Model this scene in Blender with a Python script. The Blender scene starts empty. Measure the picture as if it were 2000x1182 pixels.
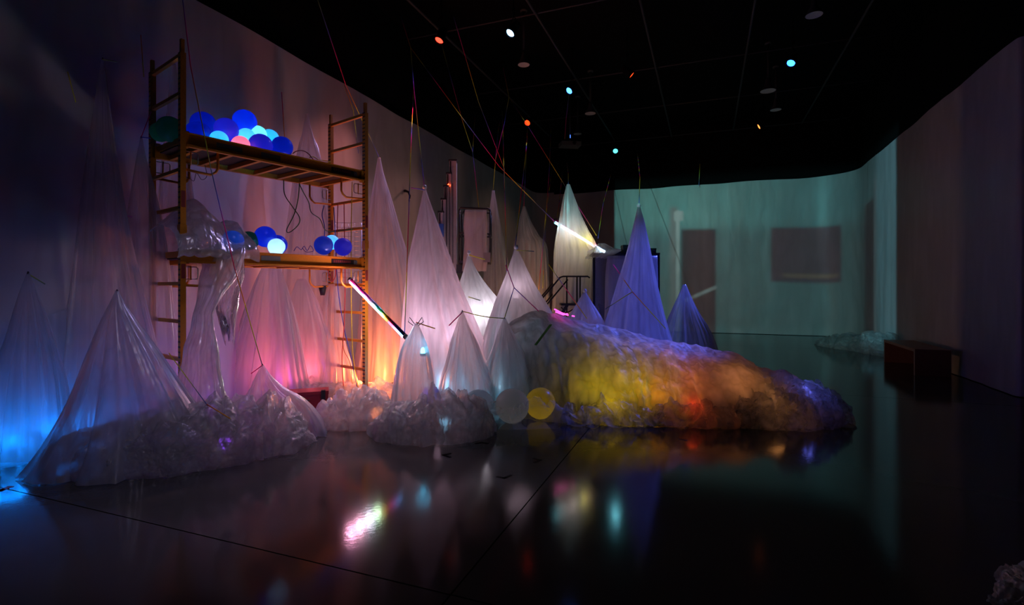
import bpy, math, random
from mathutils import Vector, noise
random.seed(7)
C = bpy.context.scene.collection
sc = bpy.context.scene

# ------------------------------------------------------------------ camera, world, exposure
H, F, U0, V0 = 1.5, 1000.0, 1000.0, 562.0        # eye height (m), focal length, principal column, horizon row of a 2000x1182 frame
cam_d = bpy.data.cameras.new('camera'); cam = bpy.data.objects.new('camera', cam_d); C.objects.link(cam)
cam.location = (0, 0, H); cam.rotation_euler = (math.pi/2, 0, 0)
cam_d.sensor_width = 36; cam_d.lens = 18; cam_d.shift_y = -29/2000; cam_d.clip_end = 100
sc.camera = cam
w = bpy.data.worlds.new('world'); sc.world = w; w.use_nodes = True
w.node_tree.nodes['Background'].inputs[0].default_value = (0.30, 0.32, 0.42, 1)
w.node_tree.nodes['Background'].inputs[1].default_value = 0.0025
sc.view_settings.view_transform = 'Standard'; sc.view_settings.look = 'None'
sc.view_settings.gamma = 1; sc.view_settings.use_curve_mapping = False
sc.view_settings.exposure = 0.35
try:
    sc.cycles.transparent_max_bounces = 10; sc.cycles.max_bounces = 4; sc.cycles.diffuse_bounces = 2; sc.cycles.adaptive_threshold = .03; sc.cycles.glossy_bounces = 2; sc.cycles.transmission_bounces = 4
    sc.cycles.sample_clamp_indirect = 4.0
except Exception: pass

def P(u, v, y): return Vector(((u-U0)/F*y, y, H-(v-V0)/F*y))
def floor_y(v): return H*F/(v-V0)

# ------------------------------------------------------------------ mesh helpers
class MB:
    def __init__(s): s.v=[]; s.f=[]; s.a=[]
    def add(s, vs, fs, a=None):
        o=len(s.v); s.v += [tuple(p) for p in vs]; s.f += [tuple(i+o for i in f) for f in fs]
        s.a += list(a) if a else [0.0]*len(vs); return s
    def box(s, c, size, rz=0.0, m=None):
        x,y,z=[k/2 for k in size]; cr,sr=math.cos(rz),math.sin(rz); vs=[]
        for dz in (-z,z):
            for dx,dy in ((-x,-y),(x,-y),(x,y),(-x,y)):
                vs.append((c[0]+dx*cr-dy*sr, c[1]+dx*sr+dy*cr, c[2]+dz))
        return s.add(vs, [(3,2,1,0),(4,5,6,7),(0,1,5,4),(1,2,6,5),(2,3,7,6),(3,0,4,7)])
    def bar(s, a, b, wx, wz, up=(0,0,1)):
        a=Vector(a); b=Vector(b); d=(b-a).normalized(); up=Vector(up)
        if abs(d.dot(up))>.98: up=Vector((1,0,0))
        r=d.cross(up).normalized()*wx/2; q=r.cross(d).normalized()*wz/2
        return s.add([a-r-q,a+r-q,a+r+q,a-r+q,b-r-q,b+r-q,b+r+q,b-r+q],[(3,2,1,0),(4,5,6,7),(0,1,5,4),(1,2,6,5),(2,3,7,6),(3,0,4,7)])
    def tube(s, pts, r, n=8, cap=True):
        pts=[Vector(p) for p in pts]; rr=r if isinstance(r,(list,tuple)) else [r]*len(pts)
        vs=[]; al=[]; L=0; nrm=None
        for i,p in enumerate(pts):
            t=(pts[min(i+1,len(pts)-1)]-pts[max(i-1,0)]).normalized()
            if nrm is None:
                k=Vector((0,0,1)) if abs(t.z)<.9 else Vector((1,0,0)); nrm=t.cross(k).normalized()
            else: nrm=(nrm-t*nrm.dot(t)).normalized()
            b=t.cross(nrm)
            if i: L+=(p-pts[i-1]).length
            for j in range(n):
                th=2*math.pi*j/n; vs.append(p+(nrm*math.cos(th)+b*math.sin(th))*rr[i]); al.append(L)
        fs=[(i*n+j,i*n+(j+1)%n,(i+1)*n+(j+1)%n,(i+1)*n+j) for i in range(len(pts)-1) for j in range(n)]
        if cap: fs += [tuple(range(n-1,-1,-1)), tuple((len(pts)-1)*n+j for j in range(n))]
        return s.add(vs,fs,al)
    def lathe(s, prof, c=(0,0,0), n=24, axis=None):
        c=Vector(c); ax=Vector(axis).normalized() if axis else Vector((0,0,1))
        k=Vector((0,0,1)) if abs(ax.z)<.9 else Vector((1,0,0)); e1=ax.cross(k).normalized(); e2=ax.cross(e1)
        vs=[c+ax*z+(e1*math.cos(2*math.pi*j/n)+e2*math.sin(2*math.pi*j/n))*max(r,1e-4) for r,z in prof for j in range(n)]
        fs=[(i*n+j,i*n+(j+1)%n,(i+1)*n+(j+1)%n,(i+1)*n+j) for i in range(len(prof)-1) for j in range(n)]
        return s.add(vs,fs)

def build(name, mb, mat, parent=None, smooth=True, loc=None):
    """One mesh object. Top-level: origin at the thing's base. Child: kept where its vertices are in the world."""
    v=mb.v; o0=Vector((0,0,0))
    if parent is None:
        xs=[p[0] for p in v]; ys=[p[1] for p in v]; zs=[p[2] for p in v]
        o0=Vector(((min(xs)+max(xs))/2,(min(ys)+max(ys))/2,min(zs))) if loc is None else Vector(loc)
    else:
        q=parent
        while q is not None: o0+=q.location; q=q.parent
    me=bpy.data.meshes.new(name); me.from_pydata([(p[0]-o0.x,p[1]-o0.y,p[2]-o0.z) for p in v],[],mb.f)
    if any(mb.a):
        at=me.attributes.new('along','FLOAT','POINT'); at.data.foreach_set('value',mb.a)
    if smooth: me.polygons.foreach_set('use_smooth',[True]*len(me.polygons))
    me.update(); me.materials.append(mat)
    ob=bpy.data.objects.new(name,me); C.objects.link(ob)
    if parent is None: ob.location=o0
    else: ob.parent=parent
    return ob
def thing(name, label, cat, loc, group=None):
    o=bpy.data.objects.new(name,None); C.objects.link(o); o.location=loc; o.empty_display_size=.1
    return tag(o,label,cat,group)
def tag(o,label,cat,group=None):
    o['label']=label; o['category']=cat
    if group: o['group']=group
    return o
def struct(name,mb,mat,smooth=False):
    o=build(name,mb,mat,smooth=smooth); o['kind']='structure'; return o
def lamp(kind, name, loc, color, power, parent=None, radius=.03, **kw):
    d=bpy.data.lights.new(name,kind); d.color=color; d.energy=power; d.shadow_soft_size=radius
    for k,x in kw.items(): setattr(d,k,x)
    o=bpy.data.objects.new(name,d); C.objects.link(o); o0=Vector((0,0,0)); q=parent
    while q is not None: o0+=q.location; q=q.parent
    o.location=Vector(loc)-o0
    if parent is not None: o.parent=parent
    return o

# ------------------------------------------------------------------ materials
def nt(name):
    m=bpy.data.materials.new(name); m.use_nodes=True; t=m.node_tree; t.nodes.clear()
    out=t.nodes.new('ShaderNodeOutputMaterial'); return m,t,out
def N(t,k,**kw):
    n=t.nodes.new('ShaderNode'+k)
    for a,b in kw.items():
        if a.startswith('i_'): n.inputs[a[2:].replace('_',' ')].default_value=b
        else: setattr(n,a,b)
    return n
def simple(name,col,rough=.5,metal=0.0,bump=0.0,scale=40,var=.15,spec=.5):
    m,t,out=nt(name); b=N(t,'BsdfPrincipled'); b.inputs['Roughness'].default_value=rough; b.inputs['Metallic'].default_value=metal
    b.inputs['Specular IOR Level'].default_value=spec
    tc=N(t,'TexCoord'); no=N(t,'TexNoise'); no.inputs['Scale'].default_value=scale; no.inputs['Detail'].default_value=4
    t.links.new(tc.outputs['Object'],no.inputs['Vector'])
    mx=N(t,'MixRGB'); mx.inputs[1].default_value=tuple(c*(1-var) for c in col)+(1,); mx.inputs[2].default_value=tuple(min(1,c*(1+var)) for c in col)+(1,)
    t.links.new(no.outputs['Fac'],mx.inputs[0]); t.links.new(mx.outputs[0],b.inputs['Base Color'])
    if bump:
        bp=N(t,'Bump'); bp.inputs['Strength'].default_value=bump; bp.inputs['Distance'].default_value=.01
        t.links.new(no.outputs['Fac'],bp.inputs['Height']); t.links.new(bp.outputs[0],b.inputs['Normal'])
    t.links.new(b.outputs[0],out.inputs[0]); return m
def emis(name,col,s):
    m,t,out=nt(name); e=N(t,'Emission'); e.inputs[0].default_value=col+(1,); e.inputs[1].default_value=s
    t.links.new(e.outputs[0],out.inputs[0]); return m
def film(name,clear=.25,trans=.5,col=(.82,.82,.85),gloss=.12,rough=.28,bump=.35,scale=9,stretch=.18,patchy=.12,fine=0.0,bdist=.03,dens=.55):
    """Polythene sheet: part clear, part milky (lit from either side), with soft creases and a sheen."""
    m,t,out=nt(name); L=t.links
    tc=N(t,'TexCoord'); mp=N(t,'Mapping'); mp.inputs['Scale'].default_value=(1,1,stretch); L.new(tc.outputs['Object'],mp.inputs[0])
    n1=N(t,'TexNoise'); n1.inputs['Scale'].default_value=scale; n1.inputs['Detail'].default_value=2.5
    L.new(mp.outputs[0],n1.inputs['Vector'])
    # creases: sharp ridges of a warped noise
    ab=N(t,'Math',operation='SUBTRACT'); L.new(n1.outputs['Fac'],ab.inputs[0]); ab.inputs[1].default_value=.5
    ab2=N(t,'Math',operation='ABSOLUTE'); L.new(ab.outputs[0],ab2.inputs[0])
    s2=ab2
    if fine:
        n2=N(t,'TexNoise'); n2.inputs['Scale'].default_value=scale*3.1; n2.inputs['Detail'].default_value=1; L.new(mp.outputs[0],n2.inputs['Vector'])
        s2=N(t,'Math',operation='MULTIPLY_ADD'); L.new(n2.outputs['Fac'],s2.inputs[0]); s2.inputs[1].default_value=.35+fine; L.new(ab2.outputs[0],s2.inputs[2])
    bp=N(t,'Bump'); bp.inputs['Strength'].default_value=bump; bp.inputs['Distance'].default_value=bdist; L.new(s2.outputs[0],bp.inputs['Height'])
    di=N(t,'BsdfDiffuse'); tr=N(t,'BsdfTranslucent'); gl=N(t,'BsdfGlossy'); tp=N(t,'BsdfTransparent')
    dr=N(t,'MapRange'); dr.inputs[1].default_value=.0; dr.inputs[2].default_value=.22; dr.inputs[3].default_value=dens; dr.inputs[4].default_value=1; L.new(ab2.outputs[0],dr.inputs[0])
    cm=N(t,'MixRGB',blend_type='MULTIPLY'); cm.inputs[0].default_value=1; cm.inputs[1].default_value=col+(1,); L.new(dr.outputs[0],cm.inputs[2])
    for b in (di,tr): L.new(cm.outputs[0],b.inputs[0]); L.new(bp.outputs[0],b.inputs['Normal'])
    gl.inputs['Roughness'].default_value=rough; L.new(bp.outputs[0],gl.inputs['Normal'])
    m1=N(t,'MixShader'); m1.inputs[0].default_value=trans; L.new(di.outputs[0],m1.inputs[1]); L.new(tr.outputs[0],m1.inputs[2])
    m2=N(t,'MixShader'); L.new(m1.outputs[0],m2.inputs[1]); L.new(tp.outputs[0],m2.inputs[2])
    cf=N(t,'Math',operation='MULTIPLY_ADD'); L.new(n1.outputs['Fac'],cf.inputs[0]); cf.inputs[1].default_value=patchy*2; cf.inputs[2].default_value=clear-patchy; cf.use_clamp=True
    L.new(cf.outputs[0],m2.inputs[0])
    m3=N(t,'MixShader'); L.new(m2.outputs[0],m3.inputs[1]); L.new(gl.outputs[0],m3.inputs[2])
    lw=N(t,'LayerWeight'); lw.inputs[0].default_value=.35; g2=N(t,'Math',operation='MULTIPLY_ADD'); L.new(lw.outputs['Fresnel'],g2.inputs[0])
    g2.inputs[1].default_value=gloss; g2.inputs[2].default_value=gloss*.35; L.new(g2.outputs[0],m3.inputs[0])
    L.new(m3.outputs[0],out.inputs[0]); return m
def skin(name,col,trans=.75):
    """Latex balloon skin lit from inside by its own little lamp."""
    m,t,out=nt(name); L=t.links
    di=N(t,'BsdfDiffuse'); tr=N(t,'BsdfTranslucent'); gl=N(t,'BsdfGlossy'); gl.inputs['Roughness'].default_value=.3
    for b in (di,tr): b.inputs[0].default_value=col+(1,)
    a=N(t,'MixShader'); a.inputs[0].default_value=trans; L.new(di.outputs[0],a.inputs[1]); L.new(tr.outputs[0],a.inputs[2])
    b=N(t,'MixShader'); b.inputs[0].default_value=.04; L.new(a.outputs[0],b.inputs[1]); L.new(gl.outputs[0],b.inputs[2]); L.new(b.outputs[0],out.inputs[0])
    return m
def string_mat(name,phase):
    m,t,out=nt(name); L=t.links; at=N(t,'Attribute',attribute_name='along')
    k=N(t,'Math',operation='MULTIPLY_ADD'); k.inputs[1].default_value=1/1.9; k.inputs[2].default_value=phase; L.new(at.outputs['Fac'],k.inputs[0])
    fr=N(t,'Math',operation='FRACT'); L.new(k.outputs[0],fr.inputs[0]); r=N(t,'ValToRGB'); L.new(fr.outputs[0],r.inputs[0])
    cr=r.color_ramp; cols=[(0,(1,.85,.05)),(.18,(.85,.95,.1)),(.32,(.12,.2,.3)),(.46,(.2,.2,.9)),(.6,(1,.06,.4)),(.8,(1,.05,.15)),(.92,(1,.45,.05))]
    while len(cr.elements)<len(cols): cr.elements.new(.5)
    for e,(p,c) in zip(cr.elements,cols): e.position=p; e.color=c+(1,)
    b=N(t,'BsdfDiffuse'); L.new(r.outputs[0],b.inputs[0]); L.new(b.outputs[0],out.inputs[0]); return m

M={}
M['film']=film('milky_film',clear=.22,trans=.5,gloss=.08,bump=.5,scale=7,stretch=.07,patchy=.1,dens=.72)
M['film_thin']=film('thin_film',clear=.55,trans=.45,gloss=.12,bump=.6,scale=8,stretch=.09,patchy=.18,dens=.75)
M['film_clear']=film('clear_film',clear=.62,trans=.4,gloss=.35,rough=.2,bump=.9,scale=12,stretch=.4,patchy=.3,dens=.8)
M['film_far']=film('far_film',clear=.38,trans=.5,bump=.4,scale=6,stretch=.08,patchy=.15,dens=.75)
M['heap']=film('crumpled_film',clear=.58,trans=.62,gloss=.09,rough=.3,bump=.9,scale=9,stretch=1,patchy=.25,fine=.2,bdist=.04,dens=.8)
M['mound']=film('mound_film',clear=.03,trans=.6,gloss=.05,rough=.4,bump=.9,scale=5,stretch=.16,patchy=.03,bdist=.08,dens=.55)
M['puff']=film('puffed_film',clear=.62,trans=.7,gloss=.05,rough=.4,bump=.8,scale=9,stretch=1,patchy=.25,bdist=.04)
M['veil']=film('veil_film',clear=.72,trans=.5,gloss=.03,rough=.4,bump=.5,scale=5,stretch=.5,patchy=.15,dens=.85)
M['cover']=film('cover_film',clear=.42,trans=.45,gloss=.22,rough=.24,bump=.9,scale=10,stretch=.4,patchy=.25,dens=.8)
M['wall_veil']=film('wall_veil_film',clear=.66,trans=.5,gloss=.10,bump=.6,scale=7,stretch=.1,patchy=.2,dens=.8)
M['wall_film']=film('wall_film',clear=0,trans=.05,col=(.62,.60,.63),gloss=.12,rough=.38,bump=.4,scale=2.2,stretch=.3,patchy=0,bdist=.05,dens=.86)
M['orange']=simple('orange_enamel',(.60,.215,.012),.42,.0,.05,60)
M['ply']=simple('dark_plywood',(.035,.02,.012),.7,0,.1,30)
M['steel']=simple('dull_steel',(.35,.35,.36),.35,.9)
M['black']=simple('black_paint',(.012,.012,.013),.5)
M['dark']=simple('dark_grey_metal',(.05,.05,.055),.45,.3)
M['ceil']=simple('black_ceiling_paint',(.004,.004,.005),.9,spec=.1)
M['pipe']=simple('matt_dark_pipe',(.07,.07,.075),.7,spec=.2)
M['wallblack']=simple('black_wall_paint',(.006,.006,.007),.9,spec=.1)
M['red']=simple('red_vinyl',(.22,.012,.02),.45)
M['plate']=simple('grey_decal',(.16,.16,.15),.5)
M['platedark']=simple('dark_decal',(.02,.012,.01),.5)
M['redmark']=simple('red_print',(.25,.03,.03),.5)
M['wood']=simple('bench_oak',(.30,.12,.055),.45,0,.04,18)
M['tape']=simple('black_gaffer_tape',(.006,.006,.006),.8,spec=.2)
M['redtape']=simple('red_floor_tape',(.35,.02,.02),.6)
M['bluetape']=simple('blue_floor_tape',(.02,.05,.25),.6)
M['alu']=simple('brushed_aluminium',(.62,.52,.52),.45,.15,0,20)
M['white']=simple('white_enamel',(.6,.6,.62),.4)
M['knot']=simple('white_latex_knot',(.85,.85,.88),.5)
M['cabinet']=simple('grey_cabinet_enamel',(.16,.17,.2),.5)
M['pink_glow']=emis('pink_wire_glow',(1,.03,.45),6)

# ------------------------------------------------------------------ plan of the room
def left_x(y): return -6.20+.368*y
def back_x(y): return 50.9-2.6*y
def right_x(y): return 4.164+.4*y
CL=Vector((.90,19.24)); CR=Vector((10.4,15.58))
WH=4.95

# ------------------------------------------------------------------ stage lights on the ceiling pipes, plus two added fill spots
def lens_y(v,z=6.0): return (z-H)*F/(V0-v)
SPOTS=[ # u, v, lens colour, glow, light colour, power, aim, cone degrees, label
 (858,78,(1,.03,.015),5,(1,.30,.30),180,(-3.0,7.6,1.3),54,'red stage spotlight shining towards the scaffold'),
 (997,64,(.25,.55,1),6,(.52,.42,1),180,(-2.7,6.9,1.3),54,'pale blue stage spotlight, highest in the dark ceiling'),
 (1112,177,(.04,.2,1),6,(.46,.42,1),170,(-2.2,8.6,1.8),36,'blue stage spotlight above the hanging projector'),
 (1030,240,(1,.035,.004),3,(1,.40,.34),240,(-2.0,9.2,2.2),31,'small orange-red stage spotlight beside a crossing string'),
 (1233,146,(1,.06,.01),2,(.6,.3,.5),7,(7.5,9.5,1.2),60,'red stage spotlight turned edge-on like a thin sliver'),
 (1202,295,(.05,.7,.8),4,(.2,.75,.9),12,(1.5,9,0),60,'round cyan stage spotlight, lowest over the back wall'),
 (1545,123,(.02,.15,1),7,(.10,.14,1),3000,(2.15,7.7,1.0),24,'bright blue oval stage spotlight nearest the side wall'),
 (1483,247,(1,.22,.04),3,(1,.50,.28),90,(-.8,15.5,1.6),40,'orange oval stage spotlight below the large pendant lamp'),
]
FILL_SPOTS=[((.2,1.8,6.0),(.45,.42,1),3,(.8,.70,1),100,(-2.5,4.7,.2),46,'added lilac fill spotlight above the viewer aimed at the nearest heap'),  # out-of-frame spots added as fill for the fronts of heap and mound
 ((2.6,1.6,6.0),(1,.8,.6),3,(.85,.78,.78),12,(1.0,5.6,.2),62,'added dim white fill spotlight above the viewer aimed at the mound')]
for u,v,lc,gs,col,pw,aim,cone,label in SPOTS+[(None,)+e for e in FILL_SPOTS]:
    if u is None: p=Vector(v)
    else: y=lens_y(v); p=P(u,v,y)
    d=(Vector(aim)-p).normalized()
    t=thing('stage_spotlight',label,'spotlight',p)
    b=MB().lathe([(.0,-.26),(.06,-.26),(.075,-.2),(.08,-.02),(.092,0),(.092,.03),(.085,.03),(.078,.0)],p,20,d); build('housing',b,M['ceil'],t)
    b=MB().lathe([(.0,.004),(.05,.003),(.076,.0)],p,20,d); build('lens',b,emis('lens_glow',lc,gs),t)
    side=d.cross(Vector((0,0,1))).normalized()
    top=p-d*.12+Vector((0,0,.2))
    b=MB().tube([p-d*.12+side*.09,p-d*.12+side*.1+Vector((0,0,.12)),top,p-d*.12-side*.1+Vector((0,0,.12)),p-d*.12-side*.09],.008,6); build('yoke',b,M['ceil'],t)
    b=MB().tube([top,(top.x,top.y,6.99)],.012,6).box((top.x,top.y,6.42),(.06,.06,.07)); build('clamp',b,M['ceil'],t,False)
    l=lamp('SPOT','spot_beam',p+d*.06,col,pw,t,.06,spot_size=math.radians(cone),spot_blend=.75)
    l.rotation_euler=d.to_track_quat('-Z','Y').to_euler()

# ------------------------------------------------------------------ the projector that throws the picture of a room on the back wall
PJ=Vector((-1.6,1.0,5.9)); fw=Vector((.515,.857,0)).normalized(); rt=Vector((fw.y,-fw.x,0))
def slope(pt):
    d=pt-PJ; k=d.dot(fw); return d.dot(rt)/k, d.z/k
def on_back(u,v):
    y=50.9/(2.6+(u-U0)/F); return P(u,v,y)
def on_right(u,v):
    y=4.164/((u-U0)/F-.4); return P(u,v,y)
pt=thing('ceiling_projector','white projector throwing a picture of a room on the back wall','projector',PJ)
build('body',MB().box(PJ-fw*.2,(.42,.34,.14),math.atan2(rt.y,rt.x)),M['white'],pt,False)
build('lens',MB().lathe([(.04,-.02),(.045,.02),(.03,.02),(.0,.01)],PJ-fw*.03,16,fw),M['black'],pt)
build('pole',MB().tube([PJ-fw*.2+Vector((0,0,.07)),(PJ.x-fw.x*.2,PJ.y-fw.y*.2,6.98)],.02,8),M['black'],pt)
pl=lamp('SPOT','projector_beam',PJ+fw*.05,(1,1,1),5600,pt,.04,spot_size=math.radians(95),spot_blend=0)
pl.rotation_euler=fw.to_track_quat('-Z','Y').to_euler()
def gobo(light):
    d=light.data; d.use_nodes=True; t=d.node_tree; t.nodes.clear(); L=t.links
    out=N(t,'OutputLight'); em=N(t,'Emission'); L.new(em.outputs[0],out.inputs[0])
    ge=N(t,'NewGeometry')
    def dot(vec):
        n=N(t,'VectorMath',operation='DOT_PRODUCT'); L.new(ge.outputs['Incoming'],n.inputs[0]); n.inputs[1].default_value=vec; return n.outputs['Value']
    def mth(op,a,b):
        n=N(t,'Math',operation=op)
        for i,x in enumerate((a,b)):
            if isinstance(x,(int,float)): n.inputs[i].default_value=x
            else: L.new(x,n.inputs[i])
        return n.outputs[0]
    k=dot(tuple(fw)); sx=mth('DIVIDE',dot(tuple(rt)),k); sz=mth('DIVIDE',dot((0,0,1)),k)
    def step(x,e,s,up=True):
        n=N(t,'MapRange',interpolation_type='SMOOTHSTEP'); L.new(x,n.inputs[0]); n.inputs[1].default_value=e-s; n.inputs[2].default_value=e+s
        n.inputs[3].default_value=0 if up else 1; n.inputs[4].default_value=1 if up else 0; return n.outputs[0]
    def rect(a,b,s=.002):
        x0,x1=sorted((a[0],b[0])); z0,z1=sorted((a[1],b[1]))
        return mth('MULTIPLY',mth('MULTIPLY',step(sx,x0,s),step(sx,x1,s,False)),mth('MULTIPLY',step(sz,z0,s),step(sz,z1,s,False)))
    def mix(fac,c0,c1):
        n=N(t,'MixRGB'); L.new(fac,n.inputs[0])
        for i,c in ((1,c0),(2,c1)):
            if isinstance(c,tuple): n.inputs[i].default_value=c+(1,)
            else: L.new(c,n.inputs[i])
        return n.outputs[0]
    S=slope; B=on_back; R=on_right
    base=mix(step(sx,S(B(1500,500))[0],.25),(.085,.30,.27),(.06,.235,.25))
    up=mix(step(sz,S(B(1450,445))[1],.02),(.055,.18,.18),base)          # the darker lower wall of the pictured room
    c=mix(step(sx,S(R(1712,500))[0],.012),up,(.16,.50,.58))              # brighter strip at the far edge
    # pictured left doorway with pale frame and diagonal skirting
    c=mix(rect(S(B(1308,405)),S(B(1322,700)),.006),c,(.12,.2,.19))
    c=mix(rect(S(B(1331,449)),S(B(1398,700)),.004),c,(.03,.045,.05))
    zz=mth('SUBTRACT',sz,mth('MULTIPLY',mth('SUBTRACT',sx,S(B(1345,585))[0]),(S(B(1398,562))[1]-S(B(1345,585))[1])/(S(B(1398,562))[0]-S(B(1345,585))[0])))
    z0=S(B(1345,585))[1]; hh=abs(S(B(1345,592))[1]-z0)
    band=mth('MULTIPLY',step(zz,z0-hh*.5,.002),step(zz,z0+hh*.5,.002,False))
    c=mix(mth('MULTIPLY',band,rect(S(B(1338,400)),S(B(1399,800)),.002)),c,(.17,.29,.28))
    c=mix(rect(S(B(1320,412)),S(B(1327,700)),.002),c,(.24,.40,.37))
    c=mix(rect(S(B(1316,414)),S(B(1334,432)),.002),c,(.24,.40,.37))
    # pictured window on the far wall
    c=mix(rect(S(B(1506,446)),S(B(1646,556)),.004),c,(.05,.062,.075))
    c=mix(rect(S(B(1530,536)),S(B(1640,546)),.004),c,(.12,.13,.09))
    # pictured doorway by the corner
    c=mix(rect(S(R(1690,405)),S(R(1708,700)),.004),c,(.03,.045,.055))
    c=mix(rect(S(R(1709,345)),S(R(1713,700)),.002),c,(.23,.42,.45))
    edge=mth('MULTIPLY',step(sx,S(B(1200,500))[0],.001),step(sx,S(R(1752,500))[0],.002,False))
    frame=mth('MULTIPLY',edge,mth('MULTIPLY',step(sz,S(B(1450,668))[1]-.07,.03),step(sz,-.035,.012,False)))
    L.new(c,em.inputs[0]); L.new(frame,em.inputs[1])
gobo(pl)

# ------------------------------------------------------------------ floor, walls, ceiling
def concrete():
    m,t,out=nt('polished_concrete'); L=t.links; b=N(t,'BsdfPrincipled'); tc=N(t,'TexCoord')
    n1=N(t,'TexNoise'); n1.inputs['Scale'].default_value=.9; n1.inputs['Detail'].default_value=8; L.new(tc.outputs['Object'],n1.inputs[0])
    n2=N(t,'TexNoise'); n2.inputs['Scale'].default_value=35; n2.inputs['Detail'].default_value=4; L.new(tc.outputs['Object'],n2.inputs[0])
    mx=N(t,'MixRGB'); mx.inputs[1].default_value=(.045,.045,.045,1); mx.inputs[2].default_value=(.09,.088,.086,1); L.new(n1.outputs['Fac'],mx.inputs[0])
    L.new(mx.outputs[0],b.inputs['Base Color'])
    r=N(t,'MapRange'); r.inputs[3].default_value=.07; r.inputs[4].default_value=.14; L.new(n1.outputs['Fac'],r.inputs[0]); L.new(r.outputs[0],b.inputs['Roughness'])
    bp=N(t,'Bump'); bp.inputs['Strength'].default_value=.03; bp.inputs['Distance'].default_value=.01; L.new(n2.outputs['Fac'],bp.inputs['Height']); L.new(bp.outputs[0],b.inputs['Normal'])
    b.inputs['Specular IOR Level'].default_value=.2; L.new(b.outputs[0],out.inputs[0]); return m
M['concrete']=concrete()
ga=math.atan2(.355,.935)                                   # the room's long axis, from +Y towards +X
ax=Vector((math.sin(ga),math.cos(ga),0)); bx=Vector((math.cos(ga),-math.sin(ga),0)); J=Vector((-.30,2.5,0))
fl=struct('floor',MB().box((2,9,-.07),(34,34,.1),-ga),M['black'])
SL=6.1; gap=.009
for i in range(-2,4):
    for j in range(-2,3):
        c=J+ax*(SL*(i+.5))+bx*(SL*(j+.5))+Vector((0,0,-.01))
        build('concrete_slab',MB().box(c,(SL-gap,SL-gap,.02),-ga),M['concrete'],fl,False)
def wallbox(name,a,b,thick,side,z1=7.0,mat='wallblack'):
    a=Vector((a[0],a[1],0)); b=Vector((b[0],b[1],0)); d=(b-a).normalized(); n=Vector((-d.y,d.x,0))*side
    c=(a+b)/2+n*thick/2; m=MB().box((c.x,c.y,z1/2),((b-a).length,thick,z1),math.atan2(d.y,d.x)); return struct(name,m,M[mat])
off=.12
wallbox('wall_left',(left_x(-4)-off,-4),(left_x(19.6)-off,19.6),.2,1)
wallbox('wall_back',(CL.x-.5,CL.y+.19+off),(CR.x+.6,CR.y-.23+off),.2,1)
wallbox('wall_right',(right_x(7.0)+off,7.0),(right_x(16.0)+off,16.0),.35,-1)
struct('ceiling',MB().box((2,8,7.06),(34,34,.1),-ga),M['ceil'])
ZP=6.4
def pipe(label,a,b,r): tag(build('lighting_pipe',MB().tube([a,b],r,8),M['pipe']),label,'pipe','lighting pipes under the ceiling')
for k,u in enumerate((797,1029,1250,1475,1705)):
    y0=(ZP-H)/.562; a=Vector(((u-U0)/F*y0,y0,ZP)); d=Vector((.38,1,0))
    y1=(16.5,17.2,16.6,15.9,15.2)[k]
    p0=a-d*min(y0+2,10)
    pipe('long dark ceiling pipe running towards the back wall, %s counted from the scaffold side'%('first','second','third','fourth','fifth')[k],p0,a+d*(y1-y0),.022)
for k,v in enumerate((41,178,246,300)):
    y0=(ZP-H)*F/(V0-v); a=Vector((0,y0,ZP+.05)); d=Vector((.933,-.359,0))
    lo=left_x(y0)/1.065+.35; hi=right_x(y0)/1.077-.35           # clipped to the side walls
    pipe('thin dark crossing pipe over the hall, %s counted from the viewer'%('nearest','second','third','farthest')[k],a+d*lo,a+d*hi,.016)

def path(pts,rad):
    """rounded polyline in plan, sampled every few centimetres"""
    out=[]; step=.09
    P2=[Vector(p) for p in pts]; segs=[]
    cur=P2[0]
    for i in range(1,len(P2)-1):
        a=(P2[i-1]-P2[i]).normalized(); b=(P2[i+1]-P2[i]).normalized(); r=rad
        s=P2[i]+a*r; e=P2[i]+b*r; segs.append(('l',cur,s)); segs.append(('q',s,P2[i],e)); cur=e
    segs.append(('l',cur,P2[-1]))
    for g in segs:
        if g[0]=='l':
            n=max(2,int((g[2]-g[1]).length/step)); out+=[g[1].lerp(g[2],k/n) for k in range(n)]
        else:
            n=14; out+=[g[1].lerp(g[2],k/n).lerp(g[2].lerp(g[3],k/n),k/n) for k in range(n)]
    out.append(P2[-1]); return out
def wall_sheet(name,label,pts,rad,seed,inward,sag=.05,wh=4.95):
    q=path(pts,rad); nz=54; vs=[]; so=Vector((seed*7.3,seed*3.1,0)); s=0
    for i,p in enumerate(q):
        t=(q[min(i+1,len(q)-1)]-q[max(i-1,0)]).normalized(); n=Vector((-t.y,t.x))*inward
        if i: s+=(p-q[i-1]).length
        top=wh+.03*noise.noise(Vector((s*.7,seed,0)))-sag*abs(math.sin(s*1.35))**3*.3
        for k in range(nz+1):
            f=k/nz; z=.012+f*(top-.012)
            d=.030*noise.noise(Vector((s*1.1,z*.16,0))+so)+.016*noise.noise(Vector((s*3.3,z*.35,2))+so)+.012*noise.noise(Vector((s*1.6,z*2.0,5))+so)
            d*=(1-.6*f); d+=.035*max(0,.25-z)*4*(.6+.4*noise.noise(Vector((s*2,0,9))))
            vs.append((p.x+n.x*(d+.03),p.y+n.y*(d+.03),z))
    fs=[(i*(nz+1)+k,(i+1)*(nz+1)+k,(i+1)*(nz+1)+k+1,i*(nz+1)+k+1) for i in range(len(q)-1) for k in range(nz)]
    return tag(build(name,MB().add(vs,fs),M['wall_film']),label,'plastic sheet')
mid=Vector((5.4,17.5))
wall_sheet('wall_plastic_sheet','long white plastic sheeting hung over the wall behind the scaffold',[(left_x(.5),.5),tuple(CL),tuple(CL.lerp(CR,.07))],.7,1,-1,wh=5.03)
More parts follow.
